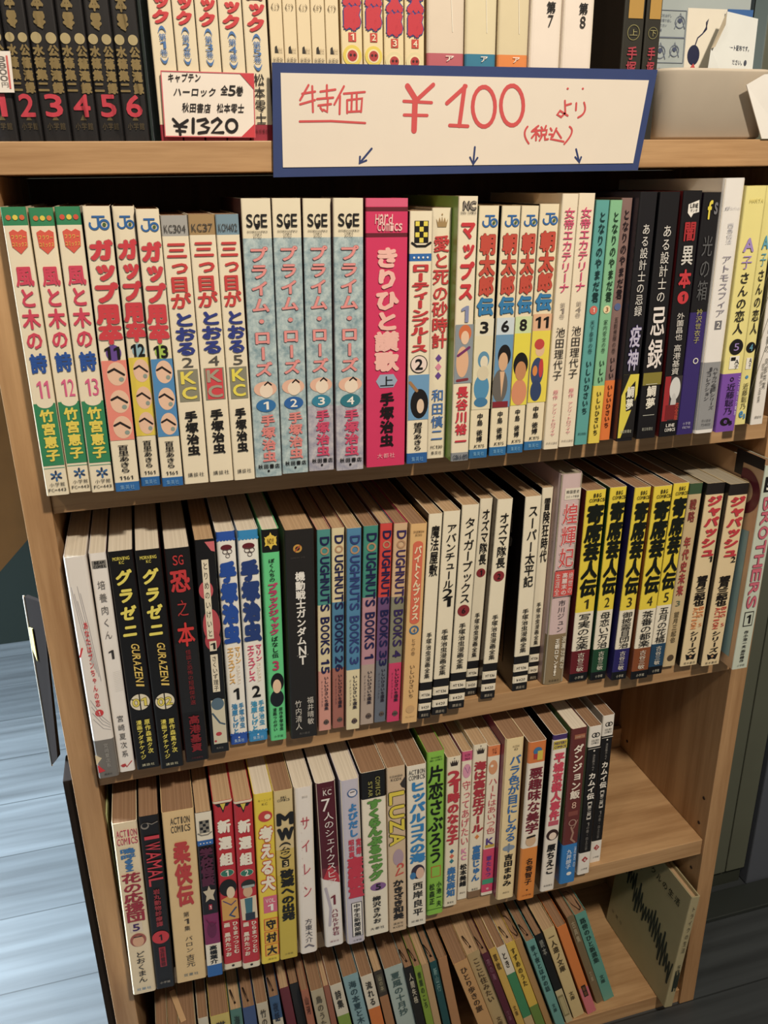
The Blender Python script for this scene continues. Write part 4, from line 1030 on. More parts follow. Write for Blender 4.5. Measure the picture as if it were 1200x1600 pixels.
R3 = [
    dict(base='#ecd9b4', side='#cdb68c', page='tan', r=.002, items=[('h', 'L', 'ACTION', .55, .055, .84, .036, '#c8405c', {'b': .006}), ('h', 'L', 'COMICS', .55, .098, .84, .036, '#c8405c', {'b': .006}), ('t', 'T', '嗚呼!!', .5, .135, .265, .62, '#3f78b4', {'b': .03}), ('t', 'T', '花の応援団', .52, .275, .555, .8, '#a3283a', {'b': .03, 'fill': 1.02}),
                                                                     ('q', 'N', .22, .56, .74, .618, '#e4d2ba', 2), ('h', 'N', '5', .48, .59, .34, .04, '#4a2c66', B2), ('e', 'I', .5, .668, .34, .04, '#a8584a', 2), ('e', 'I', .5, .675, .24, .032, '#dfab86', 3), ('s', 'I', [(.34, .648), (.66, .648)], .06, '#3a2a26', 4), ('t', 'A', 'どおくまん', .5, .735, .93, .4, '#2a2420', {'b': .01}), ('h', 'P', '双葉社', .5, .968, .66, .016, '#4f86b0')],
         label='cream paperback with blue and dark red title, against the left panel of third shelf'),
    dict(base='#1c1716', side='#161211', page='tan', r=.002, items=[('d', 'E', .28, .05, .2, 1, '#8a8278', 2), ('d', 'E', .28, .046, .14, 1, BK, 3), ('s', 'E', [(.4, .035), (.62, .045), (.9, .035)], .05, '#8a8278', 3), ('r', 'T', 'IWAMAL', .56, .09, .385, .72, '#d43644', {'b': .01}), ('t', 'K', '岩丸動物診療譚', .52, .40, .62, .34, '#a83038', {'b': .02}), ('d', 'S', .5, .685, .44, 1, '#cf3038', 2), ('h', 'N', '1', .5, .685, .24, .034, BK, B2),
                                                                     ('q', 'S', .34, .745, .68, .865, '#a82a36', 1), ('t', 'A', '玉井雪雄', .51, .75, .86, .26, '#5a1a20', B1), ('h', 'P', '小学館', .5, .96, .56, .014, '#b9b0a0')],
         label='black paperback with tall narrow red latin title and red disc numbered 1'),
    dict(base='#e6c58c', side='#c9a668', page='tan', r=.0016, items=[('h', 'L', 'ACTION', .55, .05, .62, .036, '#5a4c38', {'b': .008}), ('h', 'L', 'COMICS', .55, .095, .62, .036, '#5a4c38', {'b': .008}), ('t', 'T', '柔侠伝', .52, .165, .535, .54, '#c23a38', {'b': .045, 'fill': 1.0}), ('t', 'N', '第1集', .5, .565, .69, .2, '#4a3c2c', {'fill': .75}), ('t', 'A', 'バロン', .52, .715, .82, .26, '#2c241c', {'fill': .8}), ('t', 'A', '吉元', .52, .83, .91, .3, '#2c241c', {}), ('h', 'P', '双葉社', .5, .955, .52, .018, '#4a6a7a')],
         label='wide tan paperback with three large red characters'),
    dict(base='#1f171c', side='#1b1516', page='old', bands=[(0, .158, '#ece2cc'), (.158, .188, '#2d68b4'), (.60, .79, '#85265c'), (.79, .925, '#efe6d2'), (.925, 1, '#2866ae')], items=hat(.045, .115, '#8a8478', BK) + [('d', 'E', .2 + .2 * i, .173, .045, 1, WH, 3) for i in range(4)] +
         [('t', 'T', '学校怪談', .5, .2, .425, .82, '#5a1e3c', {'b': .05, 'fill': 1.0}), ('p', 'I', [(.5, .425), (.62, .452), (.9, .455), (.74, .485), (.82, .52), (.52, .505), (.24, .522), (.32, .485), (.12, .455), (.4, .452)], '#cfc0a4', 2), ('q', 'N', .42, .54, .62, .572, '#c02c48', 2), ('h', 'N', '1', .52, .556, .14, .02, WH), ('e', 'I', .5, .70, .3, .05, '#6a1c4a', 2), ('s', 'I', [(.2, .63), (.5, .68), (.8, .66)], .06, '#5e1840', 3), ('t', 'A', '高橋葉介', .5, .795, .915, .5, BK, {'b': .03})],
         label='dark paperback with purple middle, white flower and blue foot band'),
    shin('1', [('e', 'I', .5, .495, .46, .05, '#1b1614', 2), ('e', 'I', .62, .525, .22, .035, '#e8cfae', 3), ('p', 'I', [(.1, .56), (.5, .545), (.95, .57), (.98, .69), (.1, .69)], '#d8a24c', 2), ('s', 'I', [(.2, .57), (.6, .60), (.85, .58)], .07, '#5a4a78', 3), ('s', 'I', [(.85, .62), (.5, .66), (.75, .675)], .1, '#33507c', 3)],
         'red paperback with white characters, green oval numbered 1 and a picture in yellow kimono'),
    shin('2', [('e', 'I', .55, .478, .4, .028, '#2a2a26', 2), ('q', 'I', .22, .482, .88, .497, '#a9b4b0', 3), ('e', 'I', .5, .52, .26, .034, '#d9ae88', 2), ('p', 'I', [(.06, .56), (.94, .55), (.98, .69), (.12, .69)], '#e0cfb0', 2), ('p', 'I', [(.3, .56), (.74, .56), (.7, .65), (.34, .65)], '#3f7484', 3), ('q', 'I', .3, .65, .84, .695, '#2a3444', 3)],
         'red paperback with white characters, green oval numbered 2 and a picture in blue robe'),
    dict(base='#ecd024', side='#d6b81e', page='new', r=.002, items=[('h', 'L', 'モーニング', .55, .035, .7, .012, '#7a6418'), ('h', 'L', 'KC', .55, .055, .3, .012, '#7a6418'), ('e', 'E', .55, .125, .36, .03, '#c93a36', 2), ('e', 'E', .66, .128, .16, .014, '#eddcc0', 3), ('t', 'T', '考える犬', .55, .175, .555, .74, '#f3ead2', {'b': .045, 'o': '#cc4a30', 'ow': .055}), ('q', 'N', .25, .585, .98, .685, '#dd6a86', 1), ('h', 'N', 'VOL', .62, .61, .54, .024, '#f3d9d4', B1), ('h', 'N', '1', .62, .652, .46, .04, WH, B2)] +
         [x for i, c in enumerate('守村大') for x in (('q', 'S', .22, .72 + i * .08, .98, .793 + i * .08, '#d8592c', 1), ('q', 'S', .27, .724 + i * .08, .93, .789 + i * .08, '#e9b830', 2), ('t', 'A', c, .6, .725 + i * .08, .788 + i * .08, .56, BK, {'b': .035}))] + [('h', 'P', '講談社', .6, .972, .5, .012, '#6a5a18')],
         label='yellow paperback with white red-outlined title and three orange boxed characters'),
    dict(base='#dcc48c', side='#bfa870', page='tan', r=.0016, bands=[(.33, .48, '#d6b95a'), (.48, 1, '#cdb434')], items=[('h', 'L', 'BIG', .5, .035, .3, .012, BK), ('h', 'L', 'COMICS', .5, .05, .66, .013, BK), ('h', 'T', 'M', .55, .155, .98, .066, BK, {'b': .07}), ('h', 'T', 'W', .55, .24, .98, .066, BK, {'b': .07}), ('t', 'T', '(ムウ)', .5, .285, .385, .6, '#2a2418', {'b': .02}), ('q', 'N', .3, .39, .68, .432, '#2a2418', 1), ('h', 'N', '3', .5, .411, .26, .03, '#dcc48c', B1),
                                                                                       ('t', 'K', '破滅への出発', .55, .445, .755, .74, '#1c180e', {'b': .05, 'fill': 1.0}), ('h', 'P', '小学館', .5, .965, .5, .012, '#6a5a18')],
         label='beige and yellow paperback with two huge black latin letters at the top'),
    dict(base='#efe6dc', side='#d6c9b8', page='new', r=.0034, items=[('h', 'L', 'IKKI', .55, .05, .3, .012, '#c9bfb2')] + [('t', 'T', c, .52, v, v + .085, .5, '#c0384a', {}) for c, v in zip('サイレン', (.155, .29, .425, .56))] + [('s', 'S', [(.3, .2 + .05 * i), (.32, .205 + .05 * i)], .03, '#e3cfc4', 2) for i in range(9)] +
         [('t', 'A', '方東大介', .52, .775, .93, .42, '#4a444c', {}), ('s', 'E', [(.3, .955), (.5, .945), (.75, .96)], .12, '#7a747c', 3)],
         label='white round-backed paperback with four thin red widely spaced characters'),
    dict(base='#ece6e0', side='#2a0f14', page='new', r=.003, bands=[(0, .5, '#571523'), (.5, .56, '#7a2434')], items=[('h', 'L', 'モーニング', .55, .03, .5, .01, '#b48a8a'), ('h', 'L', 'KC', .55, .055, .44, .03, '#e6dcd4', B1), ('h', 'T', '7', .45, .125, .5, .07, '#efe6e0', {}), ('t', 'T', '人のシェイクスピア', .55, .165, .61, .5, '#efe6e0', {}), ('p', 'I', [(.1, .56), (.45, .48), (.9, .55), (.95, .60), (.4, .575)], '#c02f3c', 1), ('s', 'I', [(.2, .62), (.4, .75), (.3, .86)], .14, '#b9b0bc', 1), ('h', 'N', '1', .55, .70, .4, .06, '#7a2434', {}), ('t', 'A', 'ハロルド作石', .6, .755, .93, .36, '#8a2f44', B1), ('h', 'P', '講談社', .5, .965, .5, .012, '#8a2f44')],
         label='paperback maroon above and white below with thin white title, numbered 1'),
    dict(base='#c9c3d0', side='#b3abb6', page='new', r=.0034, items=[('o', 'E', .6, .075, .26, .05, '#3f6aa0'), ('d', 'E', .6, .075, .2, 1, '#e3dce0', 2), ('s', 'E', [(.5, .07), (.7, .068)], .05, '#3a3a44', 4), ('t', 'T', 'よびだし', .58, .13, .33, .5, '#3a84c4', {'b': .05}), ('t', 'K', '実録', .82, .34, .44, .28, '#cf3a50', B2), ('t', 'K', '昭和裏', .44, .34, .45, .3, '#cf3a50', B2), ('t', 'T', '恋愛教室', .6, .45, .70, .84, '#cc3048', {'b': .08, 'fill': 1.02}),
                                                                     ('q', 'F', .3, .735, .88, .955, '#3a3436', 1), ('q', 'F', .34, .738, .84, .952, '#f0ebe2', 2), ('t', 'A', '中学生新聞部編', .59, .74, .95, .36, BK, {'b': .02}), ('h', 'P', '小学館', .55, .978, .5, .012, '#3a3436')],
         label='lavender-grey paperback with blue then heavy red lettering and a white rounded box'),
    dict(base='#efe6cf', side='#1d1917', page='tan', r=.0018, bands=[(0, .152, '#191614')], items=[('r', 'L', 'STAR', .36, .05, .14, .16, '#a09a4a', B1), ('r', 'L', 'COMICS', .66, .03, .14, .18, '#a09a4a', B1), ('t', 'T', 'すくらんぶるエッグ', .5, .158, .645, .58, '#5f9a3c', {'b': .075, 'fill': 1.04, 'o': '#2f5a22', 'ow': .025}), ('d', 'S', .58, .69, .33, .62, '#8a5f9a', 2), ('h', 'N', '5', .58, .69, .26, .036, BK, B2), ('t', 'A', '柳沢きみお', .5, .745, .925, .36, '#1d1917', {'b': .025}), ('h', 'P', '大都社', .5, .955, .64, .018, '#2a2622')],
         label='cream paperback with black top and green bubble title, purple disc numbered 5'),
    dict(base='#d6bb98', side='#c39a64', page='tan', r=.0016, items=[('h', 'L', 'KODANSHA', .5, .05, .7, .012, '#4a4038'), ('h', 'L', 'KCDX', .5, .068, .6, .014, '#2a2420'), ('p', 'S', [(.7, .1), (1, .06), (1, .13), (.8, .12)], '#3a3430', 1), ('r', 'T', 'LUZA', .5, .135, .455, .8, '#e6cf2c', {'b': .045, 'o': BK, 'ow': .05}), ('e', 'I', .55, .53, .3, .05, '#b39aa8', 1), ('o', 'N', .66, .585, .2, .1, '#d04a40', 300, 560), ('s', 'N', [(.6, .60), (.4, .64), (.8, .63)], .1, '#d04a40', 3), ('t', 'A', 'かきざき和美', .52, .665, .92, .62, '#2a2422', {'b': .04, 'fill': 1.0}), ('h', 'P', '講談社', .5, .945, .6, .014, '#3a342c'), ('h', 'P', 'KCDX', .5, .967, .6, .012, '#3a342c')],
         label='beige paperback with yellow quarter-turned latin title outlined in black'),
    dict(base='#efe6d2', side='#1b1c2a', page='tan', r=.0014, items=[('h', 'L', 'ACTION', .5, .035, .84, .026, '#4a4440', {}), ('h', 'L', 'COMICS', .5, .066, .84, .026, '#4a4440', {}), ('t', 'T', 'ヒッパルコスの海', .52, .09, .585, .84, '#2f86c6', {'b': .05, 'fill': 1.0}), ('e', 'I', .55, .645, .36, .045, '#3a3040', 2), ('e', 'I', .66, .655, .22, .036, '#e3b9a0', 3), ('e', 'I', .28, .665, .16, .022, '#3a7ab0', 3), ('t', 'A', '西岸良平', .54, .705, .935, .56, '#1d1a18', {'b': .015, 'fill': .86}), ('h', 'P', '双葉社', .5, .965, .7, .014, '#3a3632')],
         label='white paperback with bold blue title beside the bright green one'),
    dict(base='#8ac63c', side='#6fa82e', page='tan', r=.0022, items=[('h', 'L', 'SHONEN', .5, .03, .6, .009, '#2a4a14'), ('h', 'L', 'BIG COMICS', .5, .045, .7, .009, '#2a4a14'), ('t', 'T', '片恋さぶろう', .5, .075, .665, .86, '#141a0c', {'b': .025, 'fill': 1.02, 'sk': .05}), ('q', 'E', .24, .685, .82, .755, '#c8622c', 1), ('q', 'E', .29, .69, .77, .75, '#8ac63c', 2), ('t', 'A', '小池一夫', .72, .785, .95, .3, '#22380e', B1), ('t', 'A', '松森正', .3, .79, .93, .32, '#22380e', B1), ('q', 'S', .02, .962, .98, .966, '#3a6a1a', 1)],
         label='bright green paperback with black brush title and an orange outlined square'),
    margaret('21時のなな子', (.085, .565), '#c43440', 3, '森枝麻知', (.72, .93), 'cream paperback with crown, red title and three diamonds, right of the bright green one'),
    dict(base='#efe4cc', side='#d98aa0', page='old', bands=[(0, .06, '#d45a84')], items=[('h', 'L', 'KCM', .5, .022, .5, .016, '#7a1c40'), ('h', 'L', '964', .5, .044, .5, .014, '#7a1c40'), ('e', 'I', .5, .125, .4, .045, '#e09ab4', 1), ('s', 'I', [(.3, .1), (.6, .14), (.75, .1)], .05, '#8a5a8a', 3), ('t', 'T', '守ってあげたい', .5, .185, .615, .82, '#d64a5e', {'b': .0, 'fill': 1.0}), ('h', 'E', 'K', .5, .655, .6, .035, '#e48ab0', B2), ('h', 'E', 'C', .5, .70, .6, .035, '#e48ab0', B2), ('t', 'A', '松本美緒', .5, .745, .905, .7, BK, {'b': .03, 'fill': 1.0}), ('h', 'P', '講談社', .5, .95, .6, .014, '#6a5a4a')],
         label='narrow cream paperback with pink top band and thin pinkish title'),
    margaret('海は高気圧ガール', (.1, .555), '#b3303c', 1, '富樫じゅん', (.64, .885), 'cream paperback with crown, crowded dark red title and one orange diamond'),
    dict(base='#efe4cc', side='#c9a58a', page='old', bands=[(0, .065, '#e8854a'), (.675, .98, '#d9446a')], items=[('h', 'L', 'KC', .5, .022, .36, .016, '#8a3a1a'), ('h', 'L', '78', .5, .042, .36, .014, '#8a3a1a'), ('e', 'I', .45, .135, .36, .045, '#dd9a6a', 1), ('d', 'I', .35, .125, .12, 1, '#f0e6d2', 2), ('t', 'T', 'ハートはあいつ色', .5, .2, .57, .74, '#d65a60', {'b': .0, 'fill': 1.0}), ('h', 'E', 'K', .48, .62, .7, .045, '#5a3f90', B2), ('q', 'E', .1, .645, .9, .665, '#c9a83a', 1), ('t', 'A', '草たもつ', .5, .72, .87, .48, '#6a3f9a', {'b': .02}), ('q', 'S', .02, .885, .98, .92, '#3fa07a', 2), ('d', 'P', .5, .955, .12, 1, '#e8b0b4', 2)],
         label='paperback with orange top, pink title and raspberry lower half with a green stripe'),
    dict(base='#f0d8a2', side='#8a3a5a', page='tan', r=.0028, items=[('h', 'L', 'KCDX', .55, .045, .36, .012, '#8a7a5a'), ('h', 'L', '83', .55, .062, .2, .012, '#8a7a5a'), ('t', 'T', 'バラ色が目にしみる', .55, .095, .625, .62, '#3a72b4', {'b': .022, 'fill': 1.0}), ('e', 'E', .5, .665, .34, .018, '#8a9cb0', 2), ('s', 'E', [(.5, .64), (.5, .69)], .1, '#7a8ca0', 3), ('t', 'A', '吉田まゆみ', .52, .70, .915, .5, '#1d1a18', {'b': .03}), ('h', 'P', '講談社', .5, .955, .4, .012, '#7a6a4a')],
         label='pale yellow round-backed paperback with blue title'),
    dict(base='#efe4d2', side='#6a4a2a', page='tan', r=.0024, bands=[(0, .125, '#dd7a32'), (.655, 1, '#e58a2c')], items=[('d', 'E', .5, .055, .24, 1, '#3f78a8', 2), ('q', 'E', .5, .055, .8, .11, '#d8c23a', 3), ('q', 'E', .3, .07, .5, .1, '#b83a3a', 3), ('t', 'T', '悪趣味な美学', .5, .15, .56, .78, '#7a2030', {'b': .025, 'fill': 1.0}), ('e', 'I', .5, .61, .3, .035, '#d9b48c', 2), ('s', 'I', [(.3, .585), (.7, .58)], .14, '#2a2420', 3), ('t', 'A', '名香智子', .52, .72, .9, .44, '#2a1c14', {'b': .015}), ('d', 'P', .5, .935, .05, 1, '#2a1c14', 3), ('h', 'P', '小学館', .5, .968, .6, .012, '#7a3a14')],
         label='paperback with orange top and foot and dark red title on white'),
    dict(base='#efe6d8', side='#171416', page='tan', r=.0022, bands=[(0, .03, '#4a3470')], items=[('q', 'E', .06, .035, .96, .085, '#d8c23a', 1), ('h', 'E', 'MISTERY', .5, .048, .8, .016, '#4a3470', B1), ('h', 'E', 'COMICS', .5, .07, .8, .014, '#4a3470', B1), ('t', 'T', '平城京殺人事件', .5, .105, .525, .72, '#d6445c', {'b': .05, 'fill': 1.0}), ('q', 'K', .15, .532, .85, .562, '#c8586a', 1), ('d', 'I', .5, .622, .42, 1.05, '#3a2220', 2), ('d', 'I', .52, .63, .26, 1.1, '#f0d9c4', 3), ('t', 'A', '原ちえこ', .5, .68, .885, .62, BK, {'b': .035, 'fill': .98}), ('h', 'P', '秋田書店', .5, .96, .64, .013, '#3a342c')],
         label='white paperback with pink-red title, round framed face and black front cover'),
    dict(base='#6c302e', side='#8fb46a', page='new', r=.0024, obi=(.735, 1, '#2f7fc4'), items=[('q', 'L', .2, .035, .85, .062, '#a8684a', 1), ('h', 'L', 'HARTA', .52, .048, .56, .012, '#e0c0a0'), ('t', 'T', 'ダンジョン飯', .5, .095, .435, .62, '#f0e2d0', {'b': .03, 'fill': .98}), ('h', 'N', '8', .5, .475, .32, .04, '#e0b8a0'), ('q', 'S', .2, .515, .8, .545, '#8a4a40', 1), ('o', 'I', .5, .59, .24, .06, '#b08a7a'), ('s', 'I', [(.45, .62), (.6, .66), (.5, .70), (.75, .725)], .12, '#a8806e', 2), ('s', 'I', [(.6, .63), (.82, .58)], .06, '#a8806e', 2), ('t', 'A', '九井諒子', .45, .765, .9, .34, '#dce8f4', B1), ('t', 'K', '迷宮の', .82, .75, .9, .16, '#dce8f4'), ('d', 'E', .55, .935, .16, .8, WH, 2)],
         label='brown paperback with pale title numbered 8 and a blue paper band'),
    golden('6', '#d8cdbd', 'white and black paperback with small red diamond, left of the last two'),
    golden('7', '#d8cdbd', 'white and black paperback with small red diamond, last on its row beside the empty shelf'),
]

# pocket books of the bottom shelf: base, band list, text, text colour, page, ribbon?, label
POCKET = [
    ('#cfc6b0', [], '記念', '#3a342a', 0, 'white pocket book whose spine is the leftmost one visible on the bottom row'),
    ('#c9b45a', [], '猫町', '#3a342a', 0, 'yellow wide pocket book near the left end of the bottom row'),
    ('#4f7a6e', [], '海流', '#22332c', 1, 'grey-teal pocket book with dark ribbon right of the wide yellow one'),
    ('#3d527e', [(.17, 1, '#cfc9b8')], '', '#222', 1, 'pocket book with dark blue top and ribbon, left of a white one'),
    ('#c4b79c', [], '竹の歌', '#4a4030', 0, 'off-white pocket book between two blue-topped ones'),
    ('#3a5a80', [(.20, 1, '#c9c0aa')], '夜話', '#1a2a44', 1, 'pocket book with blue top, white below and a ribbon, left of the maroon one'),
    ('#6e2a34', [], '', '#3a1a1a', 0, 'plain maroon pocket book'),
    ('#23201f', [], '', '#3a3a3a', 0, 'black pocket book beside the maroon one'),
    ('#a8654a', [], '山河', '#5a2a1a', 0, 'narrow brick-brown pocket book right of the black one'),
    ('#b3a586', [], '鳥のうた', '#5a503c', 0, 'beige pocket book with brown characters, left of the red-brown narrow one'),
    ('#9a5f48', [], '', '#5a2a1a', 0, 'very narrow red-brown pocket book'),
    ('#d2c8b2', [(.29, 1, '#7f9a3a')], '詩集', '#2a2620', 0, 'pocket book white above and green below'),
    ('#86aab2', [], '海の本夏と木の', '#2f4a54', 0, 'wide sky-blue pocket book'),
    ('#d9cfba', [(.31, 1, '#d5752e')], '流れる', '#2a2620', 0, 'pocket book white above and orange below, right of the sky-blue one'),
    ('#3f3830', [(.24, 1, '#a5744c')], '', '#222', 0, 'brown pocket book with a dark label at its top'),
    ('#a9b9b2', [], '夏風の十月抄', '#47605e', 0, 'wide grey-blue pocket book left of the black one with white characters'),
    ('#1f1d1b', [], '人間失格', '#b9b09a', 1, 'black pocket book with pale characters and ribbon'),
    ('#7f9c2c', [], '青葉のころ', '#33461a', 1, 'leaf green pocket book with ribbon'),
    ('#b9986c', [], '', '#5a4a34', 0, 'narrow tan pocket book between green and teal ones'),
    ('#1e4f52', [], '新山行', '#7aa09c', 1, 'dark teal pocket book with ribbon'),
    ('#b07f54', [], '', '#7a5434', 0, 'reddish tan pocket book standing left of the dark gap'),
    ('#c99a62', [], 'ひとり歩きの旅', '#4a3624', 0, 'worn orange-tan pocket book leaning right of the dark gap'),
    ('#b8a070', [], 'ここに住みたい', '#5a482e', 1, 'beige pocket book leaning beside the worn orange-tan one'),
    ('#5a2436', [], '夜の海', '#8a5a6a', 1, 'dark purple leaning pocket book'),
    ('#d3ac4c', [], '草枕', '#5a4420', 0, 'narrow mustard leaning pocket book right of the purple one'),
    ('#e2d8c4', [(.29, .78, '#3f8a5c'), (.78, 1, '#c9ab7a')], 'とき', '#3a342c', 0, 'leaning pocket book with white, green and tan bands'),
    ('#dcb83e', [(.70, 1, '#6a8a3c')], 'すずめのうた', '#4a3a14', 1, 'leaning pocket book yellow above and green at the foot'),
    ('#b38a54', [], '', '#6a4e2c', 1, 'tan leaning pocket book with a curled ribbon'),
    ('#6aa39c', [], '夢十夜とほかの話', '#27484a', 1, 'light teal pocket book leaning against the tan one'),
    ('#1d1f20', [(.62, 1, '#c9b88c')], '読本', '#8a8a80', 0, 'pocket book black above with beige foot'),
    ('#d6bd84', [], '一人遠ノ文庫', '#4a3c24', 0, 'cream leaning pocket book left of the orange one'),
    ('#df7f34', [(.70, 1, '#d9737c')], '', '#2a2420', 0, 'orange leaning pocket book with pink foot'),
    ('#7c6c4e', [], '古典集', '#b0a282', 0, 'drab olive-brown leaning pocket book between orange and teal ones'),
    ('#5fa091', [], '路傍のひと新選集', '#23403c', 1, 'teal pocket book with long curled ribbon, last of the leaning row'),
]


# ------------------------------------------------------------------ the books, shelf by shelf (x, y, width, height in mm, lean in degrees)
POS1 = [[0.51, -15.4, 13.96, 180.6, 0.39], [14.94, -13.6, 13.93, 179.8, 0.57], [29.15, -17.7, 14.32, 180.2, 0.87], [44.55, -21.6, 15.65, 180.1, 1.0], [61.17, -15.2, 13.2, 179.6, 1.02], [75.11, -20.6, 13.88, 177.8, 0.92], [89.86, -20.3, 16.21, 173.8, 0.75], [106.85, -21.0, 16.18, 174.1, 0.6], [123.46, -22.6, 14.33, 173.8, 0.57], [138.28, -21.7, 18.55, 182.6, 1.07], [157.51, -20.0, 18.43, 182.3, 1.17], [176.51, -20.4, 18.46, 181.8, 1.38], [195.28, -25.6, 19.75, 181.7, 1.36], [217.19, -25.6, 28.62, 181.1, 1.16], [247.29, -25.7, 15.74, 172.9, 1.07], [265.14, -18.6, 13.95, 174.4, 1.05], [279.6, -30.4, 13.57, 181.5, 0.96], [294.31, -28.3, 14.5, 175.2, 1.16], [310.86, -27.1, 13.71, 174.8, 1.3], [325.92, -25.3, 13.0, 174.5, 1.27], [341.09, -22.2, 14.85, 175.3, 1.23], [356.23, -25.0, 12.17, 181.7, 1.21], [369.86, -23.1, 12.62, 181.8, 1.12], [384.05, -21.7, 10.42, 177.0, 1.24], [395.72, -21.4, 9.64, 176.8, 1.07], [408.44, -16.1, 8.73, 178.0, 0.8], [418.91, -23.6, 13.9, 181.9, 0.56], [437.31, -22.4, 16.48, 181.5, -0.01], [456.96, -22.9, 15.5, 182.0, -0.32], [473.59, -22.0, 14.57, 180.5, -0.04], [488.74, -24.1, 17.23, 190.1, -0.11], [506.8, -25.6, 17.18, 184.5, -0.24], [535.29, -11.6, 10.18, 184.4, -0.32], [547.15, -15.9, 11.64, 184.2, -0.75]]
POS2 = [[3.04, -14.1, 14.96, 185.2, 0.24], [18.47, -11.0, 11.53, 184.7, 0.54], [31.43, -11.9, 17.52, 184.7, 0.35], [49.33, -16.3, 17.39, 185.0, 0.54], [68.39, -14.0, 17.92, 182.5, 0.78], [88.41, -8.1, 14.38, 184.1, 1.25], [104.8, -1.8, 13.75, 185.9, 1.14], [119.45, -2.4, 15.09, 185.2, 1.43], [136.55, -6.2, 12.92, 185.2, 1.45], [152.68, -9.0, 22.21, 183.3, 1.6], [176.49, -4.5, 10.55, 179.3, 2.05], [188.33, -4.3, 10.01, 179.2, 1.93], [198.59, -9.8, 11.36, 179.6, 2.01], [211.24, -6.4, 11.72, 178.4, 2.4], [223.53, -6.7, 9.87, 179.1, 2.68], [233.65, -9.4, 11.1, 179.0, 2.71], [245.0, -15.1, 13.36, 179.0, 2.73], [259.96, -12.7, 11.16, 184.6, 2.82], [272.64, -11.3, 13.94, 184.5, 2.76], [289.09, -7.3, 14.5, 186.3, 2.8], [309.68, 7.3, 10.96, 184.2, 3.01], [321.1, -1.3, 13.36, 185.3, 2.95], [352.66, 2.6, 14.38, 183.2, 1.25], [372.38, 13.5, 9.99, 185.0, 1.39], [382.62, 2.9, 20.19, 198.6, 1.46], [407.39, 0.8, 18.13, 183.0, 1.0], [426.96, -2.4, 15.28, 184.5, 1.11], [444.97, -7.9, 15.04, 184.0, 1.64], [462.23, -11.9, 17.04, 184.7, 1.05], [480.61, -9.7, 15.03, 184.5, 1.48], [501.7, -1.6, 13.03, 179.3, 1.69], [517.34, -5.8, 17.92, 179.2, 1.29], [536.24, -11.2, 18.96, 178.2, 1.2], [559.72, -24.2, 16.19, 196.7, 0.56]]
POS3 = [[1.61, -16.2, 19.1, 182.8, 1.6], [20.97, -16.3, 15.8, 184.7, 1.9], [38.48, -15.6, 25.1, 183.5, 2.02], [64.87, -16.7, 13.0, 178.1, 1.79], [79.6, -13.5, 15.82, 183.0, 1.74], [95.66, -17.3, 15.34, 182.2, 1.81], [112.3, -17.2, 16.04, 185.4, 1.72], [128.96, -17.3, 15.81, 184.6, 1.64], [147.34, -16.7, 15.95, 183.1, 1.19], [170.58, -15.7, 17.33, 183.1, -0.4], [190.43, -18.5, 17.03, 183.0, -0.26], [208.84, -14.6, 22.22, 184.0, -0.13], [231.31, -16.7, 16.43, 185.8, -0.13], [249.29, -15.7, 17.68, 182.4, -0.08], [270.25, -8.1, 16.37, 186.4, -0.12], [288.92, -2.9, 13.57, 172.8, 0.5], [304.44, 1.5, 9.94, 172.6, 0.64], [314.76, 0.3, 13.61, 178.1, 0.63], [328.61, -0.3, 11.88, 174.4, 0.73], [340.75, -10.0, 18.08, 185.9, 0.78], [359.91, -16.5, 17.34, 182.8, 0.91], [385.62, -12.8, 14.73, 182.6, 0.81], [407.9, -9.2, 16.59, 182.4, 0.09], [430.4, -3.5, 13.23, 176.6, -0.19], [449.88, 7.5, 12.35, 177.1, 0.11]]
POS4 = [[49.5, 0.5, 9.32, 150.0, 0.59], [62.63, -0.6, 17.55, 150.0, -0.2], [81.73, 0.7, 10.72, 150.0, -0.48], [95.49, -0.5, 11.61, 150.0, -1.32], [110.96, 0.3, 10.81, 150.0, -2.38], [126.34, 3.8, 9.79, 150.0, -3.47], [141.58, 10.2, 9.24, 150.0, -5.07], [152.23, 12.3, 8.91, 150.0, -5.35], [161.88, 2.5, 7.37, 150.0, -5.47], [172.57, -0.6, 12.2, 150.0, -6.16], [185.66, 1.3, 5.69, 150.0, -6.32], [195.62, 0.3, 11.95, 150.0, -7.8], [210.22, 6.1, 15.6, 150.0, -8.09], [228.01, 1.5, 12.26, 150.0, -8.47], [242.42, 3.5, 8.77, 150.0, -8.74], [253.59, 3.5, 18.99, 150.0, -8.95], [273.31, -0.8, 8.69, 150.0, -9.02], [282.91, -2.2, 7.58, 150.0, -9.19], [290.9, -2.1, 7.23, 150.0, -9.22], [300.6, -1.7, 7.34, 150.0, -9.65], [309.67, -0.1, 9.47, 150.0, -9.6], [342.51, -7.2, 15.0, 150.0, -16.99], [358.7, -0.4, 14.04, 150.0, -16.98], [373.86, -3.9, 7.24, 150.0, -17.06], [382.68, -0.9, 7.94, 150.0, -17.14], [391.42, -1.3, 9.65, 150.0, -17.21], [402.67, 0.6, 9.76, 150.0, -17.39], [413.94, 2.9, 7.34, 150.0, -17.64], [423.58, -2.7, 10.03, 150.0, -17.48], [436.36, 1.9, 8.25, 150.0, -17.73], [446.88, 4.9, 13.2, 150.0, -17.78], [464.02, 4.7, 10.9, 150.0, -18.3], [480.31, 13.8, 8.41, 150.0, -18.46], [489.42, 14.0, 12.99, 150.0, -18.29]]
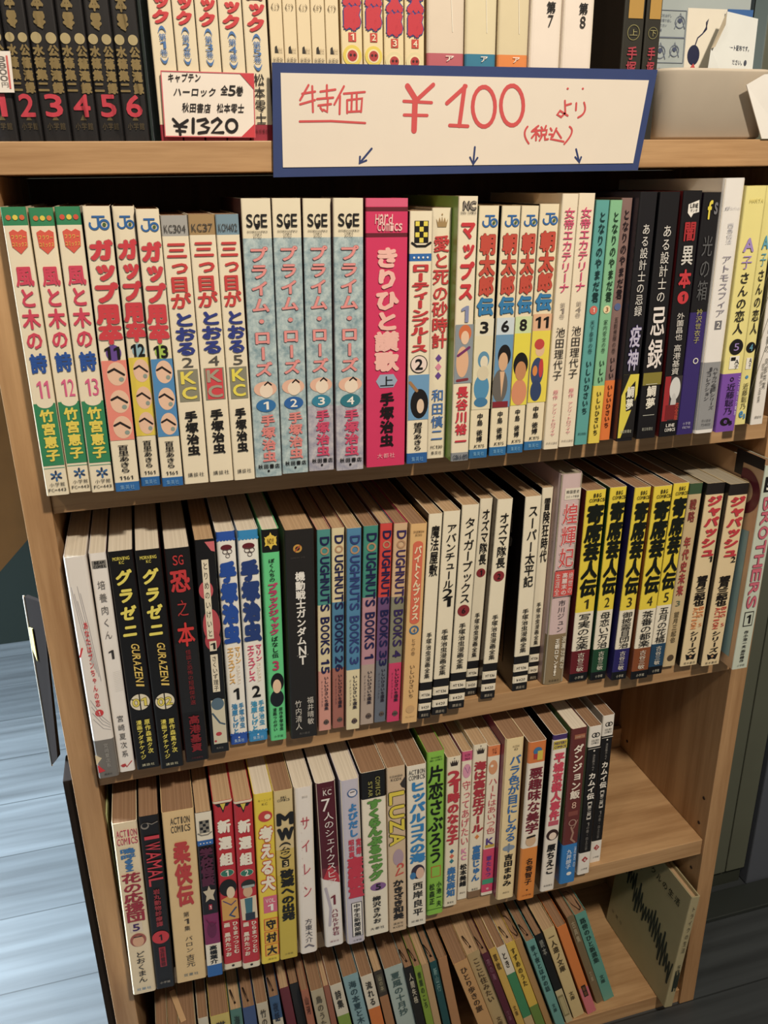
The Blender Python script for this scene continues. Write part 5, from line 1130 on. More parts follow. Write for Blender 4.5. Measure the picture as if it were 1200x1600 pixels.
SIGN_THIN = [[(191.1, 31.6), (185.3, 23.1)], [(186.8, 26.7), (195.1, 28.0)], [(193.4, 31.0), (193.2, 16.4)], [(185.2, 20.7), (194.8, 23.2)], [(198.5, 28.0), (208.2, 29.3)], [(202.8, 31.7), (202.5, 24.4)], [(196.2, 23.8), (206.6, 24.7)], [(196.8, 20.1), (205.1, 21.0)], [(203.1, 23.8), (202.4, 16.5), (200.1, 17.7)], [(198.1, 18.9), (199.4, 17.1)], [(213.8, 31.2), (207.2, 20.8)], [(211.1, 25.7), (210.4, 15.3)], [(213.6, 27.0), (227.4, 28.1)], [(215.6, 23.3), (215.4, 15.9)], [(215.6, 23.3), (225.5, 24.4), (224.6, 16.6)], [(215.4, 16.5), (224.6, 17.0)], [(218.9, 27.0), (218.2, 17.2)], [(222.0, 27.3), (221.7, 17.2)], [(184.4, 10.9), (204.7, 11.2), (227.2, 10.1)], [(368.0, 24.2), (368.8, 16.8), (365.9, 14.1), (362.8, 15.6), (364.8, 18.0), (370.8, 15.0)], [(368.5, 21.3), (372.8, 22.4)], [(376.7, 22.8), (376.7, 18.4)], [(382.5, 23.2), (383.3, 17.6), (378.7, 13.9)], [(369.4, 31.6), (369.8, 31.6)], [(380.8, 31.7), (381.1, 31.7)], [(341.2, 8.1), (339.3, 3.3), (342.6, -2.4)], [(349.2, 8.6), (344.9, 5.6)], [(344.4, 5.1), (350.8, 5.9)], [(347.8, 7.8), (347.9, -0.4)], [(347.3, 4.1), (344.6, 1.1)], [(348.5, 4.1), (350.4, 2.1)], [(351.4, 7.8), (352.5, 6.3)], [(354.9, 8.6), (354.0, 6.3)], [(351.5, 5.6), (355.6, 6.0), (355.2, 3.3), (351.7, 3.0), (351.5, 5.6)], [(352.7, 3.0), (350.6, -0.5)], [(354.2, 3.0), (354.7, -0.0), (356.9, 0.3)], [(358.3, 7.1), (359.4, 5.6)], [(357.6, 3.3), (359.8, 3.3), (359.0, 0.3), (368.8, -1.3)], [(362.8, 7.1), (360.4, 1.8)], [(362.9, 5.6), (366.8, 1.0)], [(372.7, 8.1), (374.5, 4.1), (369.4, -2.8)]]
SIGN_THICK = [([(255.9, 31.7), (261.7, 23.7)], 3.6), ([(273.4, 32.8), (262.0, 23.7)], 2.6), ([(261.0, 23.7), (260.2, 5.7)], 3.8), ([(253.3, 23.0), (272.3, 22.3)], 1.9), ([(253.5, 14.9), (269.3, 14.7)], 1.9), ([(282.9, 22.0), (295.9, 32.2)], 2.6), ([(295.1, 32.2), (291.8, 8.6)], 2.8), ([(285.0, 8.8), (297.9, 8.3)], 2.2), ([(317.0, 20.2), (316.8, 16.8), (316.0, 13.6), (314.6, 11.0), (312.7, 9.2), (310.5, 8.2), (308.2, 8.2), (306.0, 9.2), (304.0, 11.0), (302.5, 13.6), (301.4, 16.7), (301.0, 20.1), (301.3, 23.4), (302.1, 26.5), (303.5, 29.0), (305.4, 30.9), (307.5, 31.8), (309.8, 31.9), (312.0, 30.9), (314.0, 29.1), (315.5, 26.6), (316.6, 23.5), (317.0, 20.2)], 2.6), ([(337.4, 21.1), (337.3, 17.7), (336.4, 14.5), (335.0, 11.9), (333.1, 10.0), (330.9, 9.0), (328.6, 9.0), (326.3, 10.0), (324.3, 11.8), (322.7, 14.5), (321.6, 17.6), (321.1, 21.0), (321.3, 24.3), (322.2, 27.4), (323.6, 30.0), (325.4, 31.9), (327.6, 32.8), (329.9, 32.9), (332.2, 31.9), (334.2, 30.1), (335.8, 27.6), (336.9, 24.5), (337.4, 21.1)], 2.6)]
SIGN_ARROWS = [[[(231.2, -5.1), (222.8, -13.8)], [(223.2, -9.9), (222.8, -13.9), (227.4, -12.2)]], [[(303.2, -4.5), (302.3, -15.2)], [(299.9, -10.9), (302.3, -15.2), (305.3, -11.2)]], [[(378.7, -6.2), (381.8, -14.7)], [(378.4, -11.3), (381.8, -14.7), (383.0, -11.3)]]]
SIGN_OUT = [(169.1, 43.8), (437.8, 44.2), (429.1, -20.3), (165.8, -21.7)]
SIGN_IN = [(173.9, 38.2), (431.3, 37.5), (424.5, -15.6), (172.2, -15.9)]
TAG_STROKES = [([(106.8, 12.5), (110.1, 8.8)], 1.6), ([(115.5, 11.9), (110.1, 8.8)], 1.6), ([(110.1, 8.8), (110.3, 3.7)], 1.6), ([(107.1, 8.8), (114.5, 8.2)], 1.3), ([(108.1, 6.0), (113.5, 5.6)], 1.3), ([(119.0, 12.6), (118.2, 5.0)], 1.9), ([(121.6, 11.7), (126.5, 12.6), (127.7, 11.0), (123.8, 9.1), (128.1, 7.6), (126.5, 5.3), (121.6, 4.7)], 1.6), ([(130.4, 11.0), (134.0, 13.0), (136.0, 11.1), (129.9, 5.0), (136.8, 5.0)], 1.6), ([(145.7, 8.8), (145.4, 7.5), (144.5, 6.4), (143.4, 5.6), (142.1, 5.3), (140.8, 5.6), (139.8, 6.4), (139.2, 7.5), (139.0, 8.8), (139.4, 10.2), (140.2, 11.3), (141.4, 12.1), (142.6, 12.3), (143.9, 12.1), (144.9, 11.3), (145.6, 10.2), (145.7, 8.8)], 1.7)]
TAG_OUT = [(102.3, 38.9), (158.2, 38.2), (156.6, 2.2), (101.1, 2.8)]
TAG_TEXT = [('キャプテン', [(105.8, 35.3), (125.8, 35.6)], 5.1), ('ハーロック', [(108.4, 27.7), (134.6, 27.7)], 5.1), ('全5巻', [(137.1, 28.9), (151.2, 28.5)], 5.7), ('秋田書店', [(112.8, 19.1), (130.4, 18.6)], 5.4), ('松本零士', [(133.9, 18.9), (151.1, 18.7)], 5.4)]
TAG_TRI = [[(149.8, 38.1), (158.1, 38.2), (158.0, 29.2)], [(147.8, 2.3), (157.0, 10.1), (156.6, 2.1)]]
GROUPS = ('comic paperbacks on the first shelf below the sign', 'comic paperbacks on the second shelf', 'comic paperbacks on the third shelf')
for specs, pos, z, g in ((R1, POS1, ZS[0], GROUPS[0]), (R2, POS2, ZS[1], GROUPS[1]), (R3, POS3, ZS[2], GROUPS[2])):
    for sp, q in zip(specs, pos):
        b_ = book(sp, q[0], q[1], q[2], q[3], q[4], z, group=g)
        if sp is R1[HATCH_BOOK]:
            dk = Decal()
            for i in range(15):
                dk.stroke([(0.002 + i * 0.008, 0.0), (0.05 + i * 0.008, 0.17)], 0.0006, ink('#a9a69c'), 1)
            hm = dk.build('cover_hatching', b_)
            hm.rotation_euler = (0, 0, R2D(-90))
            hm.location = (-q[2] / 2000, 0.125, 0.006)
        if q is POS2[-1]:
            dk = Decal()
            dk.poly([(0.02, 0.0), (0.128, 0.0), (0.128, 0.125), (0.02, 0.11)], ink('#8fb2b4'), 1)
            for (cx, cz, r) in ((0.128, 0.158, 0.02),):
                dk.ring(cx - 0.014, cz, r, 0.009, ink('#6a2430'), 2, -150, 120)
                dk.poly([(cx - 0.03, cz + 0.012), (cx - 0.02, cz + 0.012), (cx - 0.02, cz + 0.03), (cx - 0.03, cz + 0.03)], ink('#241c1c'), 2)
                dk.poly([(cx - 0.03, cz + 0.024), (cx + 0.006, cz + 0.024), (cx + 0.006, cz + 0.034), (cx - 0.03, cz + 0.034)], ink('#241c1c'), 2)
            pm = dk.build('cover_picture', b_)
            pm.rotation_euler = (0, 0, R2D(-90))
            pm.location = (-q[2] / 2000, 0.135, 0.01)
        if sp is R2[22]:
            dk = Decal()
            fr = ink('#7a5230')
            for a, b2, c2, d2 in ((0.006, 0.012, 0.10, 0.016), (0.006, 0.11, 0.10, 0.114), (0.006, 0.012, 0.010, 0.114), (0.096, 0.012, 0.10, 0.114)):
                dk.poly([(a, b2), (c2, b2), (c2, d2), (a, d2)], fr, 1)
            dk.poly([(0.014, 0.02), (0.092, 0.02), (0.092, 0.106), (0.014, 0.106)], ink('#4a4640'), 1)
            dk.char('記', 0.09, 0.142, 0.03, 0.034, ink('#b9b0a2'), 2, bold=0.03)
            pm = dk.build('cover_picture', b_)
            pm.rotation_euler = (0, 0, R2D(-90))
            pm.location = (-q[2] / 2000, 0.124, 0.004)

PG = 'old pocket books on the bottom shelf'
rnd = random.Random(3)
for i, (sp, q) in enumerate(zip(POCKET, POS4)):
    basec, bands, txt, tc_, rib, lb = sp
    its = []
    if txt:
        v1 = min(.10 + .062 * len(txt), .56)
        its.append(('t', 'T', txt, .5, .05, v1, .5, tc_, {'b': .02}))
        if not bands:
            its.append(('t', 'A', '文庫', .5, .62 if len(txt) < 6 else .70, .74 if len(txt) < 6 else .80, .4, tc_, {'b': .01}))
    if i == 14:
        its.append(('q', 'F', .2, .03, .85, .2, '#55503f', 2))
        its.append(('t', 'T', '山の本', .52, .045, .185, .4, '#b9ad8a'))
    if i == 29:
        its += [('q', 'F', .12, .68, .85, .92, '#8f8358', 2), ('q', 'F', .2, .70, .77, .90, '#b9ab7c', 3)]
    if i == 31:
        its += [('q', 'F', .3, .67, .75, .80, '#2a2420', 3), ('t', 'K', '新装', .52, .68, .79, .34, '#8a5a3a', B1)]
    ribbon = None
    if rib:
        wq = q[2]
        if i in (27, 33):
            k = 1.0 if i == 27 else 1.1
            ribbon = [(wq * .1, 4, -1), (wq * .12 + 1, 2.5, 4), (wq * .1, 6, 9 * k), (wq * .05, 14, 11 * k), (-wq * .15, 22, 9 * k), (-wq * .3, 28, 4), (-wq * .34, 31, 0.4)]
        else:
            ribbon = [(0, 9, -1), (0.3, 5, 1.5), (-0.6, 9, 3.2), (-2, 16, 2.2), (-3, 22, 0.3)]
    spd = dict(base=basec, side=basec, page=('tan', 'tan', 'old', 'tan')[i % 4], bands=[(b[0], b[1], b[2]) for b in bands], items=its, label=lb, d=0.105, r=.0006, coat=0.0, ribbon=ribbon, pin=.0012)
    book(spd, q[0], q[1], q[2], q[3], q[4], ZS[3], name='pocket_book', group=PG)

# three pocket books at the left end, only their page tops in view
for (x, wd, c, lb) in ((13.4, 10.4, '#b9a98a', 'pocket book nearest the left panel on the bottom row, only brown page top visible'),
                       (24.2, 9.0, '#a58a5c', 'pocket book second from the left panel, bottom row, only brown page top visible'),
                       (33.6, 15.4, '#c4b492', 'thick pocket book on the bottom row with a tan paper slip lying on it')):
    o = book(dict(base=c, side=c, page='tan', label=lb, d=0.105, r=.0006, coat=0, pin=.0012), x, -6.0, wd, 150.0, 0.0, ZS[3], name='pocket_book', group=PG)
    if wd > 15:
        s = box('paper_slip', -0.0026, 0.0026, 0.008, 0.045, 0.1502, 0.1506, ink('#d0a878', rough=0.8), o, bevel=0.0001)
        s.location = (-0.001, 0.0, 0.0)
        s.rotation_euler = (0, 0, R2D(14))

# pale exercise book leaning on the right side panel
jb = dict(base='#a79c76', side='#a39872', page='old', t=.0016, r=.0016, pin=.004, coat=0.0, cat='book', d=0.128,
          items=[('t', 'T', 'トライクの生活', .5, .07, .50, .42, '#4a4636', {'fill': .8}), ('t', 'A', '保健社', .5, .60, .72, .36, '#4a4636')] +
                [('s', 'I', [(.3 + .12 * (i % 5), .66 + .02 * (i % 3)), (.38 + .12 * (i % 5), .82 + .03 * (i % 2))], .1, '#26302a', 2) for i in range(6)],
          label='thin greenish beige hardcover with a jagged dark drawing, leaning on the right side panel')
jo = book(jb, 549.6, -12.5, 10.6, 156.5, 5.3, ZS[3], name='hardcover_book')
dk = Decal()
rn = random.Random(11)
INK = ink('#232d28', rough=0.7)
pp = []
for i in range(46):
    x = 0.003 + i * 0.0027
    base = 0.100 - 0.42 * x + 0.004 * math.sin(x * 90)
    amp = 0.006 + 0.016 * rn.random()
    pp.append((x, base + (amp if i % 2 else -amp)))
for i in range(len(pp) - 1):
    dk.stroke([pp[i], pp[i + 1]], 0.0016 + 0.0014 * rn.random(), INK, 1)
jm = dk.build('cover_drawing', jo)
jm.rotation_euler = (0, 0, R2D(-90))
jm.location = (-0.0053, 0.128, 0.004)
dk = Decal()
for i, c in enumerate('サイクルの生活'):
    dk.char(c, 0.040 + i * 0.0115, 0.130, 0.0095, 0.0095, ink('#3f3b2d'), 1, bold=0.02)
for i, c in enumerate('田村'):
    dk.char(c, 0.028 + i * 0.012, 0.117, 0.009, 0.009, ink('#3f3b2d'), 1, bold=0.02)
jm = dk.build('title_lettering', jo)
jm.rotation_euler = (0, 0, R2D(-90))
jm.location = (-0.0053, 0.128, 0.004)
dk = Decal()
for i, c in enumerate('保健社'):
    dk.char(c, 0.010 + i * 0.009, 0.018, 0.005, 0.005, ink('#5a5644'), 1)
jm = dk.build('publisher_lettering', jo)
jm.rotation_euler = (0, 0, R2D(-90))
jm.location = (-0.0053, 0.128, 0.004)

tag(box('paper_slip', 0.0004, 0.0012, 0.012, 0.05, ZS[2] + 0.0001, ZS[2] + 0.172, ink('#c4cc8a', rough=0.8)), 'pale green paper slip upright between left panel and first book of third shelf', 'paper')

# ------------------------------------------------------------------ on top of the bookcase
TOPG = 'books standing on top of the bookcase'


def ztop(y, h=182.0):
    return 1 - 0.362 * (219 - y) / h


dark = [(1.0, 15.2), (16.8, 13.2), (30.5, 15.6), (46.6, 15.2), (62.2, 14.4), (77.0, 14.8)]
for i, (x, wd) in enumerate(dark):
    G = '#8f7a48'
    its = [('t', 'A', '松本零', .42, ztop(-25), ztop(55), .42, G, {'b': .05}), ('d', 'E', .22, ztop(67), .19, 1, '#b9a878', 3), ('d', 'E', .74, ztop(67), .19, 1, '#b9a878', 3),
           ('t', 'T', '水篠集二', .24, ztop(76), ztop(146), .40, G, {'b': .05}), ('t', 'T', '公篠滝録', .76, ztop(76), ztop(148), .40, G, {'b': .05}),
           ('h', 'N', str(i + 1), .5, ztop(165), .72, .066, '#d83a4e', {'b': .03}), ('p', 'E', [(.5, ztop(178)), (.62, ztop(187)), (.38, ztop(187))], '#6a5a34', 2),
           ('h', 'P', '小学館', .5, ztop(196), .7, .022, '#5a4c30', {'b': .01})]
    book(dict(base='#1d1a1b', side='#1a1718', page='new', items=its, d=.13, r=.0014, coat=.3,
              label='black book with gold columns and red numeral %d inside the clear wrap up top' % (i + 1)), x, 5.0, wd, 182.0, 0, 0.0, group='black boxed-set volumes in clear wrap')

# clear shrink wrap round the six black books
m, nt, b = new_mat('clear_film')
out = nt.nodes['Material Output']
tr = nt.nodes.new('ShaderNodeBsdfTransparent')
gl = nt.nodes.new('ShaderNodeBsdfGlossy')
gl.inputs['Roughness'].default_value = 0.12
mxs = nt.nodes.new('ShaderNodeMixShader')
fr = nt.nodes.new('ShaderNodeFresnel')
fr.inputs['IOR'].default_value = 1.3
nz = nt.nodes.new('ShaderNodeTexNoise')
nz.inputs['Scale'].default_value = 55
tcn = nt.nodes.new('ShaderNodeTexCoord')
mpn = nt.nodes.new('ShaderNodeMapping')
mpn.inputs['Rotation'].default_value = (0, R2D(35), 0)
mpn.inputs['Scale'].default_value = (1.6, 1, 0.35)
bp = nt.nodes.new('ShaderNodeBump')
bp.inputs['Strength'].default_value = 0.7
bp.inputs['Distance'].default_value = 0.004
nt.links.new(tcn.outputs['Object'], mpn.inputs['Vector'])
nt.links.new(mpn.outputs[0], nz.inputs['Vector'])
nt.links.new(nz.outputs['Fac'], bp.inputs['Height'])
nt.links.new(bp.outputs[0], gl.inputs['Normal'])
nt.links.new(bp.outputs[0], fr.inputs['Normal'])
nt.links.new(fr.outputs[0], mxs.inputs[0])
nt.links.new(tr.outputs[0], mxs.inputs[1])
nt.links.new(gl.outputs[0], mxs.inputs[2])
nt.links.new(mxs.outputs[0], out.inputs['Surface'])
FILM = m
fv = [(0.0004, 0.0030, 0.0001), (0.0928, 0.0030, 0.0001), (0.0928, 0.0030, 0.1835), (0.0004, 0.0030, 0.1835), (0.0004, 0.06, 0.0001), (0.0928, 0.06, 0.0001), (0.0928, 0.06, 0.1835), (0.0004, 0.06, 0.1835)]
film = make_obj('shrink_wrap', fv, [(0, 1, 2, 3), (1, 5, 6, 2), (4, 0, 3, 7), (3, 2, 6, 7)], [FILM])
tag(film, 'clear plastic film wrapped round the six black books', 'plastic wrap')
st = thing('price_sticker', 'small white sticker with a red line on the black wrapped set', 'sticker', (0.0125, 0.0026, 0.0368))
make_obj('sticker_paper', *(lambda a: ([(x / 1000 - .0125, yy, z / 1000 - .0368) for yy in (-0.0006, 0.0002) for x, z in a], [(0, 3, 2, 1), (4, 5, 6, 7), (0, 1, 5, 4), (1, 2, 6, 5), (2, 3, 7, 6), (3, 0, 4, 7)]))([(5.8, 47.4), (19.0, 47.6), (17.9, 26.2), (5.2, 26.1)]), [ink('#eee6dc')], parent=st)
dk = Decal()
dk.poly([(x / 1000 - .0125, z / 1000 - .0368) for x, z in [(16.2, 45.3), (17.2, 45.3), (16.6, 28.2), (15.6, 28.2)]], ink('#d9605a'), 1)
o = dk.build('red_line', st)
o.location.y = -0.0006
dk = Decal()
for i, c in enumerate('8800円'):
    dk.char(c, .0135 - .0125, .0435 - .0368 - i * 0.0033, .0042, .0028, ink('#7a746e'), 1)
o = dk.build('printed_text', st)
o.location.y = -0.0006

hx = [98.6, 112.5, 125.9, 139.6, 154.4, 169.4]
for i in range(5):
    n_ = str(i + 1)
    dy = (-2, -1, 0, 3, 6)[i]
    its = [('t', 'T', 'ハーロック', .52, ztop(-65), ztop(44 + dy), .84, '#d2363c', {'b': .06, 'fill': 1.0}), ('t', 'N', '(第%s巻)' % n_, .5, ztop(46 + dy), ztop(103 + dy), .34, '#4a78b4', {'b': .008}),
           ('t', 'A', '松本零士', .5, ztop(112), ztop(193), .46, '#33302c', {'b': .01}), ('h', 'P', '秋田書店', .5, ztop(203), .6, .014, '#6a2028')]
    book(dict(base='#e8d9b8', side='#4a2a24', page='old', items=its, bands=[(.948, 1, '#9c2a3c')], d=.128, r=.001,
              label='cream book with red lettering and blue volume mark %s, behind the 1320 price card' % n_), hx[i], 6.0, hx[i + 1] - hx[i] - 0.5, 182.0, 0, 0.0, group=TOPG)
for i, (x0, x1, c) in enumerate(((170.2, 178.9, '上'), (178.9, 187.5, '下'), (187.5, 196.4, '上'), (196.4, 205.5, '中'), (205.5, 214.4, '下'))):
    its = [('t', 'T', '火の鳥', .48, ztop(-70), ztop(-8), .7, '#3a342c', {}), ('h', 'N', '(%s)' % c, .5, ztop(11), .62, .02, '#8a7a5c'), ('p', 'E', [(.3, ztop(80)), (.32, ztop(71)), (.46, ztop(69)), (.56, ztop(80))], '#3a3630', 2),
           ('h', 'P', '潮文', .7, ztop(76), .4, .016, '#b9a684'), ('h', 'P', '出版社', .5, ztop(92), .8, .022, '#6a5f4e')]
    book(dict(base='#e9d6ae', side='#d9c294', page='old', items=its, d=.11, r=.0007, label='slim cream book marked %s up top, %s of five left of the red set' % (c, ('first', 'second', 'third', 'fourth', 'fifth')[i])), x0, 6.0, x1 - x0 - 0.35, 182.0, 0, 0.0, group=TOPG)
for i, (x0, x1) in enumerate(((215.3, 229.6), (229.8, 243.3), (243.5, 257.2), (257.4, 271.0))):
    dy = (0, 0, 8, 8)[i]
    its = [('t', 'T', '鉄太郎', .52, ztop(-70 + dy), ztop(42 + dy), .80, '#cc3040', {'b': .09, 'fill': 1.02, 'o': '#3f4a94', 'ow': .05}), ('q', 'N', .34, ztop(46 + dy), .70, ztop(60 + dy), '#cf4a3c', 2), ('h', 'N', str(i + 1), .52, ztop(53 + dy), .24, .02, '#f0e0c0', B1),
           ('d', 'E', .5, ztop(82 + dy), .44, 1, '#e6cf50' if i < 2 else '#e4d6a4', 2), ('d', 'E', .5, ztop(82 + dy), .30, 1, '#eedfae', 3), ('d', 'E', .5, ztop(82 + dy), .23, 1, '#b83a3a', 4), ('d', 'E', .42, ztop(81 + dy), .06, 1, '#4a2424', 5), ('d', 'E', .6, ztop(81 + dy), .06, 1, '#4a2424', 5)]
    book(dict(base='#ead7a8', side='#c9a870', page='old', items=its, d=.12, r=.001, label='cream book with red blue-edged lettering, round badge and numeral %d, behind the long sign' % (i + 1)), x0, 6.0, x1 - x0 - 0.4, 182.0, 0, 0.0, group=TOPG)
for i, (x0, x1, c, bc_, wc) in enumerate(((272.4, 298.5, '#e2d2bc', '#c2606c', 'pinkish'), (298.9, 321.2, '#e2d5ae', '#2f7fa0', 'blue'), (321.8, 344.3, '#dfd0a8', '#ec8a3c', 'orange'))):
    book(dict(base=c, side='#b0906c', page='old', items=[('h', 'P', 'ア', .6, ztop(98), .3, .02, '#f0e6d8', B1), ('s', 'S', [(.62, ztop(0)), (.68, ztop(60))], .02, '#f0ead8', 1)], bands=[(.745, 1, bc_)], d=.145, r=.0022, coat=.8,
              label='wide cream book in glossy jacket with %s lower band, behind the long sign' % wc), x0, 6.0, x1 - x0 - 0.3, 205.0, 0, 0.0, group=TOPG)
for i, (x0, x1, n_) in enumerate(((344.8, 368.2, '7'), (368.5, 392.0, '8'))):
    book(dict(base='#efe2d4', side='#d9c4ae', page='new', items=[('h', 'T', '第', .62, ztop(-4, 205), .34, .034, BK, B1), ('h', 'N', n_, .62, ztop(18, 205), .2, .034, '#2a2624')], d=.145, r=.003, coat=.4,
              label='wide plain white book on top of the bookcase with thin numeral %s' % n_), x0, 6.0, x1 - x0 - 0.3, 205.0, 0, 0.0, group=TOPG)
for i, (x0, x1, c) in enumerate(((414.0, 430.3, '上'), (431.0, 443.6, '下'))):
    its = [('q', 'S', .2, ztop(-60), .9, ztop(13), '#b98f3c', 2), ('o', 'N', .5, ztop(36), .3, .03, '#8a8452'), ('t', 'N', c, .5, ztop(30), ztop(42), .4, '#a39c64'), ('t', 'A', '手塚', .5, ztop(58), ztop(107), .5, '#b03a48', {'b': .02}), ('t', 'A', '治虫', .5, ztop(112), ztop(158), .5, '#b03a48')]
    book(dict(base='#2e2c24', side='#2a2018', page='old', items=its, d=.13, r=.001, coat=.7,
              label='dark glossy book with circled volume mark %s beside the white bin' % c), x0, 6.0, x1 - x0 - 0.3, 186.0, 0, 0.0, group=TOPG)

# hand-written price card in front of the red-lettered books
tg = thing('price_card', 'white handwritten price card reading 1320 with red corners', 'price card', (0.130, 0.0035, 0.0022))


def loc(p):
    return (p[0] / 1000 - 0.130, p[1] / 1000 - 0.0022)


P4 = [loc(p) for p in TAG_OUT]
v = [(x, 0.0, z) for x, z in P4] + [(x, 0.0006, z) for x, z in P4]
card_ = make_obj('card', v, [(0, 3, 2, 1), (4, 5, 6, 7), (0, 1, 5, 4), (1, 2, 6, 5), (2, 3, 7, 6), (3, 0, 4, 7)], [ink('#f1e6d8')], parent=tg)
dk = Decal()
for a, b2 in zip(P4, P4[1:] + P4[:1]):
    dk.stroke([a, b2], 0.0006, ink('#d8606a'), 1)
for tri in TAG_TRI:
    dk.poly([loc(p) for p in tri], ink('#d23a44'), 2)
dk.build('red_corners', card_)
dk = Decal()
KB = ink('#211c1c')
for l, wd in TAG_STROKES:
    dk.stroke([loc(p) for p in l], wd / 1000, KB, 3)
dk.build('price_writing', card_)
dk = Decal()
for s, (a, b2), hh in TAG_TEXT:
    a, b2 = loc(a), loc(b2)
    n_ = len(s)
    for i, c in enumerate(s):
        q_ = (i + 0.5) / n_
        dk.char(c, a[0] + (b2[0] - a[0]) * q_, a[1] + (b2[1] - a[1]) * q_, abs(b2[0] - a[0]) / n_ * 0.96, hh / 1000, KB, 3, bold=0.015, skew=0.2)
dk.build('title_writing', card_)

# the big hand-written sign
sg = thing('price_sign', 'long handwritten white sign with navy border reading 100, fixed to the top board', 'sign', (0.30, -0.0022, 0.0))


def sl(p):
    return (p[0] / 1000 - 0.30, p[1] / 1000)


P4 = [sl(p) for p in SIGN_OUT]
v = [(x, -0.0014, z) for x, z in P4] + [(x, 0.0, z) for x, z in P4]
make_obj('backing_board', v, [(0, 3, 2, 1), (4, 5, 6, 7), (0, 1, 5, 4), (1, 2, 6, 5), (2, 3, 7, 6), (3, 0, 4, 7)], [ink('#2c3f74', rough=0.75, var=0.08)], parent=sg)
P5 = [sl(p) for p in SIGN_IN]
v = [(x, -0.0019, z) for x, z in P5] + [(x, -0.00142, z) for x, z in P5]
sheet_ = make_obj('white_sheet', v, [(0, 3, 2, 1), (4, 5, 6, 7), (0, 1, 5, 4), (1, 2, 6, 5), (2, 3, 7, 6), (3, 0, 4, 7)], [ink('#e4d9c9', rough=0.8, var=0.02, spec=0.2)], parent=sg)
REDPEN = ink('#d2494a', rough=0.6)
dk = Decal()
for l in SIGN_THIN:
    q_ = [sl(p) for p in l]
    if len(q_) == 3 and abs(q_[0][0] - q_[2][0]) < 0.005 and q_[0][1] - q_[2][1] > 0.009:      # brackets are bowed
        a_, b_, c_ = q_
        q_ = [(a_[0] * (1 - k) ** 2 + (2 * b_[0] - (a_[0] + c_[0]) / 2) * 2 * k * (1 - k) + c_[0] * k * k, a_[1] * (1 - k) ** 2 + (2 * b_[1] - (a_[1] + c_[1]) / 2) * 2 * k * (1 - k) + c_[1] * k * k) for k in [j / 8 for j in range(9)]]
    dk.stroke(q_, 0.0013, REDPEN, 1)
o = dk.build('small_writing', sheet_)
o.location.y = -0.0018
dk = Decal()
for l, wd in SIGN_THICK:
    dk.stroke([sl(p) for p in l], wd / 1000, REDPEN, 1)
o = dk.build('price_writing', sheet_)
o.location.y = -0.0018
for ar in SIGN_ARROWS:
    dk = Decal()
    for l in ar:
        dk.stroke([sl(p) for p in l], 0.0013, ink('#27396e', rough=0.6), 1)
    o = dk.build('arrow', sheet_)
    o.location.y = -0.0018

# white bin with a printed pouch and a sheet of paper
bn = thing('storage_bin', 'off-white plastic bin with rounded corners on the right of the top board', 'bin', (0.4955, 0.005, 0.0003))


def rounded(x0, x1, y0, y1, r, n=6):
    out = []
    for cx, cy, a0 in ((x1 - r, y0 + r, -90), (x1 - r, y1 - r, 0), (x0 + r, y1 - r, 90), (x0 + r, y0 + r, 180)):
        for i in range(n + 1):
            a = math.radians(a0 + 90 * i / n)
            out.append((cx + r * math.cos(a), cy + r * math.sin(a)))
    return out


prof = [(0.0, 0.004, 0.014), (0.002, 0.001, 0.017), (0.042, 0.0, 0.018), (0.0445, -0.0014, 0.0194), (0.0465, -0.0012, 0.0192), (0.0460, 0.0016, 0.0164), (0.003, 0.0026, 0.0154)]
V, F = [], []
for z, ins, r in prof:
    V += [(x, y, z) for x, y in rounded(-0.049 + ins, 0.049 - ins, ins, 0.118 - ins, r)]
nn = len(V) // len(prof)
for k in range(len(prof) - 1):
    for i in range(nn):
        j = (i + 1) % nn
        F.append((k * nn + i, k * nn + j, (k + 1) * nn + j, (k + 1) * nn + i))
F.append(tuple(range(nn - 1, -1, -1)))
F.append(tuple(range((len(prof) - 1) * nn, len(prof) * nn)))
make_obj('bin_body', V, F, [ink('#c9bca8', rough=0.55)], parent=bn, smooth=True)

pk = thing('printed_pouch', 'pale blue-grey printed plastic pouch with instruction pictures standing in the white bin', 'pouch', (0.5, 0.040, 0.0045))
v = [(-0.0405, 0, 0.0), (0.0405, 0, 0.0), (0.0425, 0.006, 0.14), (-0.0415, 0.006, 0.14), (-0.0405, 0.006, 0.0), (0.0405, 0.006, 0.0), (0.0425, 0.009, 0.14), (-0.0415, 0.009, 0.14)]
pouch_ = make_obj('pouch_body', v, [(0, 1, 2, 3), (7, 6, 5, 4), (0, 4, 5, 1), (1, 5, 6, 2), (2, 6, 7, 3), (3, 7, 4, 0)], [ink('#a9b4b4', rough=0.3, coat=0.5)], parent=pk)
dk = Decal()
LN = ink('#6a7486')
TX = ink('#4a5470')
dk.poly([(-0.012, 0.035), (0.0405, 0.035), (0.0405, 0.0865), (-0.012, 0.0865)], ink('#e3dccb'), 1)
for a, b2, c2, d2 in ((-0.0395, 0.067, -0.013, 0.0845), (-0.0395, 0.050, -0.013, 0.0665)):
    for s_ in ([(a, b2), (c2, b2)], [(c2, b2), (c2, d2)], [(c2, d2), (a, d2)], [(a, d2), (a, b2)]):
        dk.stroke(s_, 0.0004, LN, 2)
for k, s_ in enumerate(('開封口をはがし', '商品を取り出し', 'てください', 'ご注意')):
    for i, c in enumerate(s_):
        dk.char(c, -0.0375 + i * 0.0019, 0.081 - k * 0.0032, 0.0018, 0.0022, TX, 2)
for k, s_ in enumerate(('使用の際は必ず説明書をお読み', 'お子様の手の届かない場所に', '保管してください')):
    for i, c in enumerate(s_):
        dk.char(c, -0.0385 + i * 0.0019, 0.0455 - k * 0.0031, 0.0018, 0.0021, TX, 2)
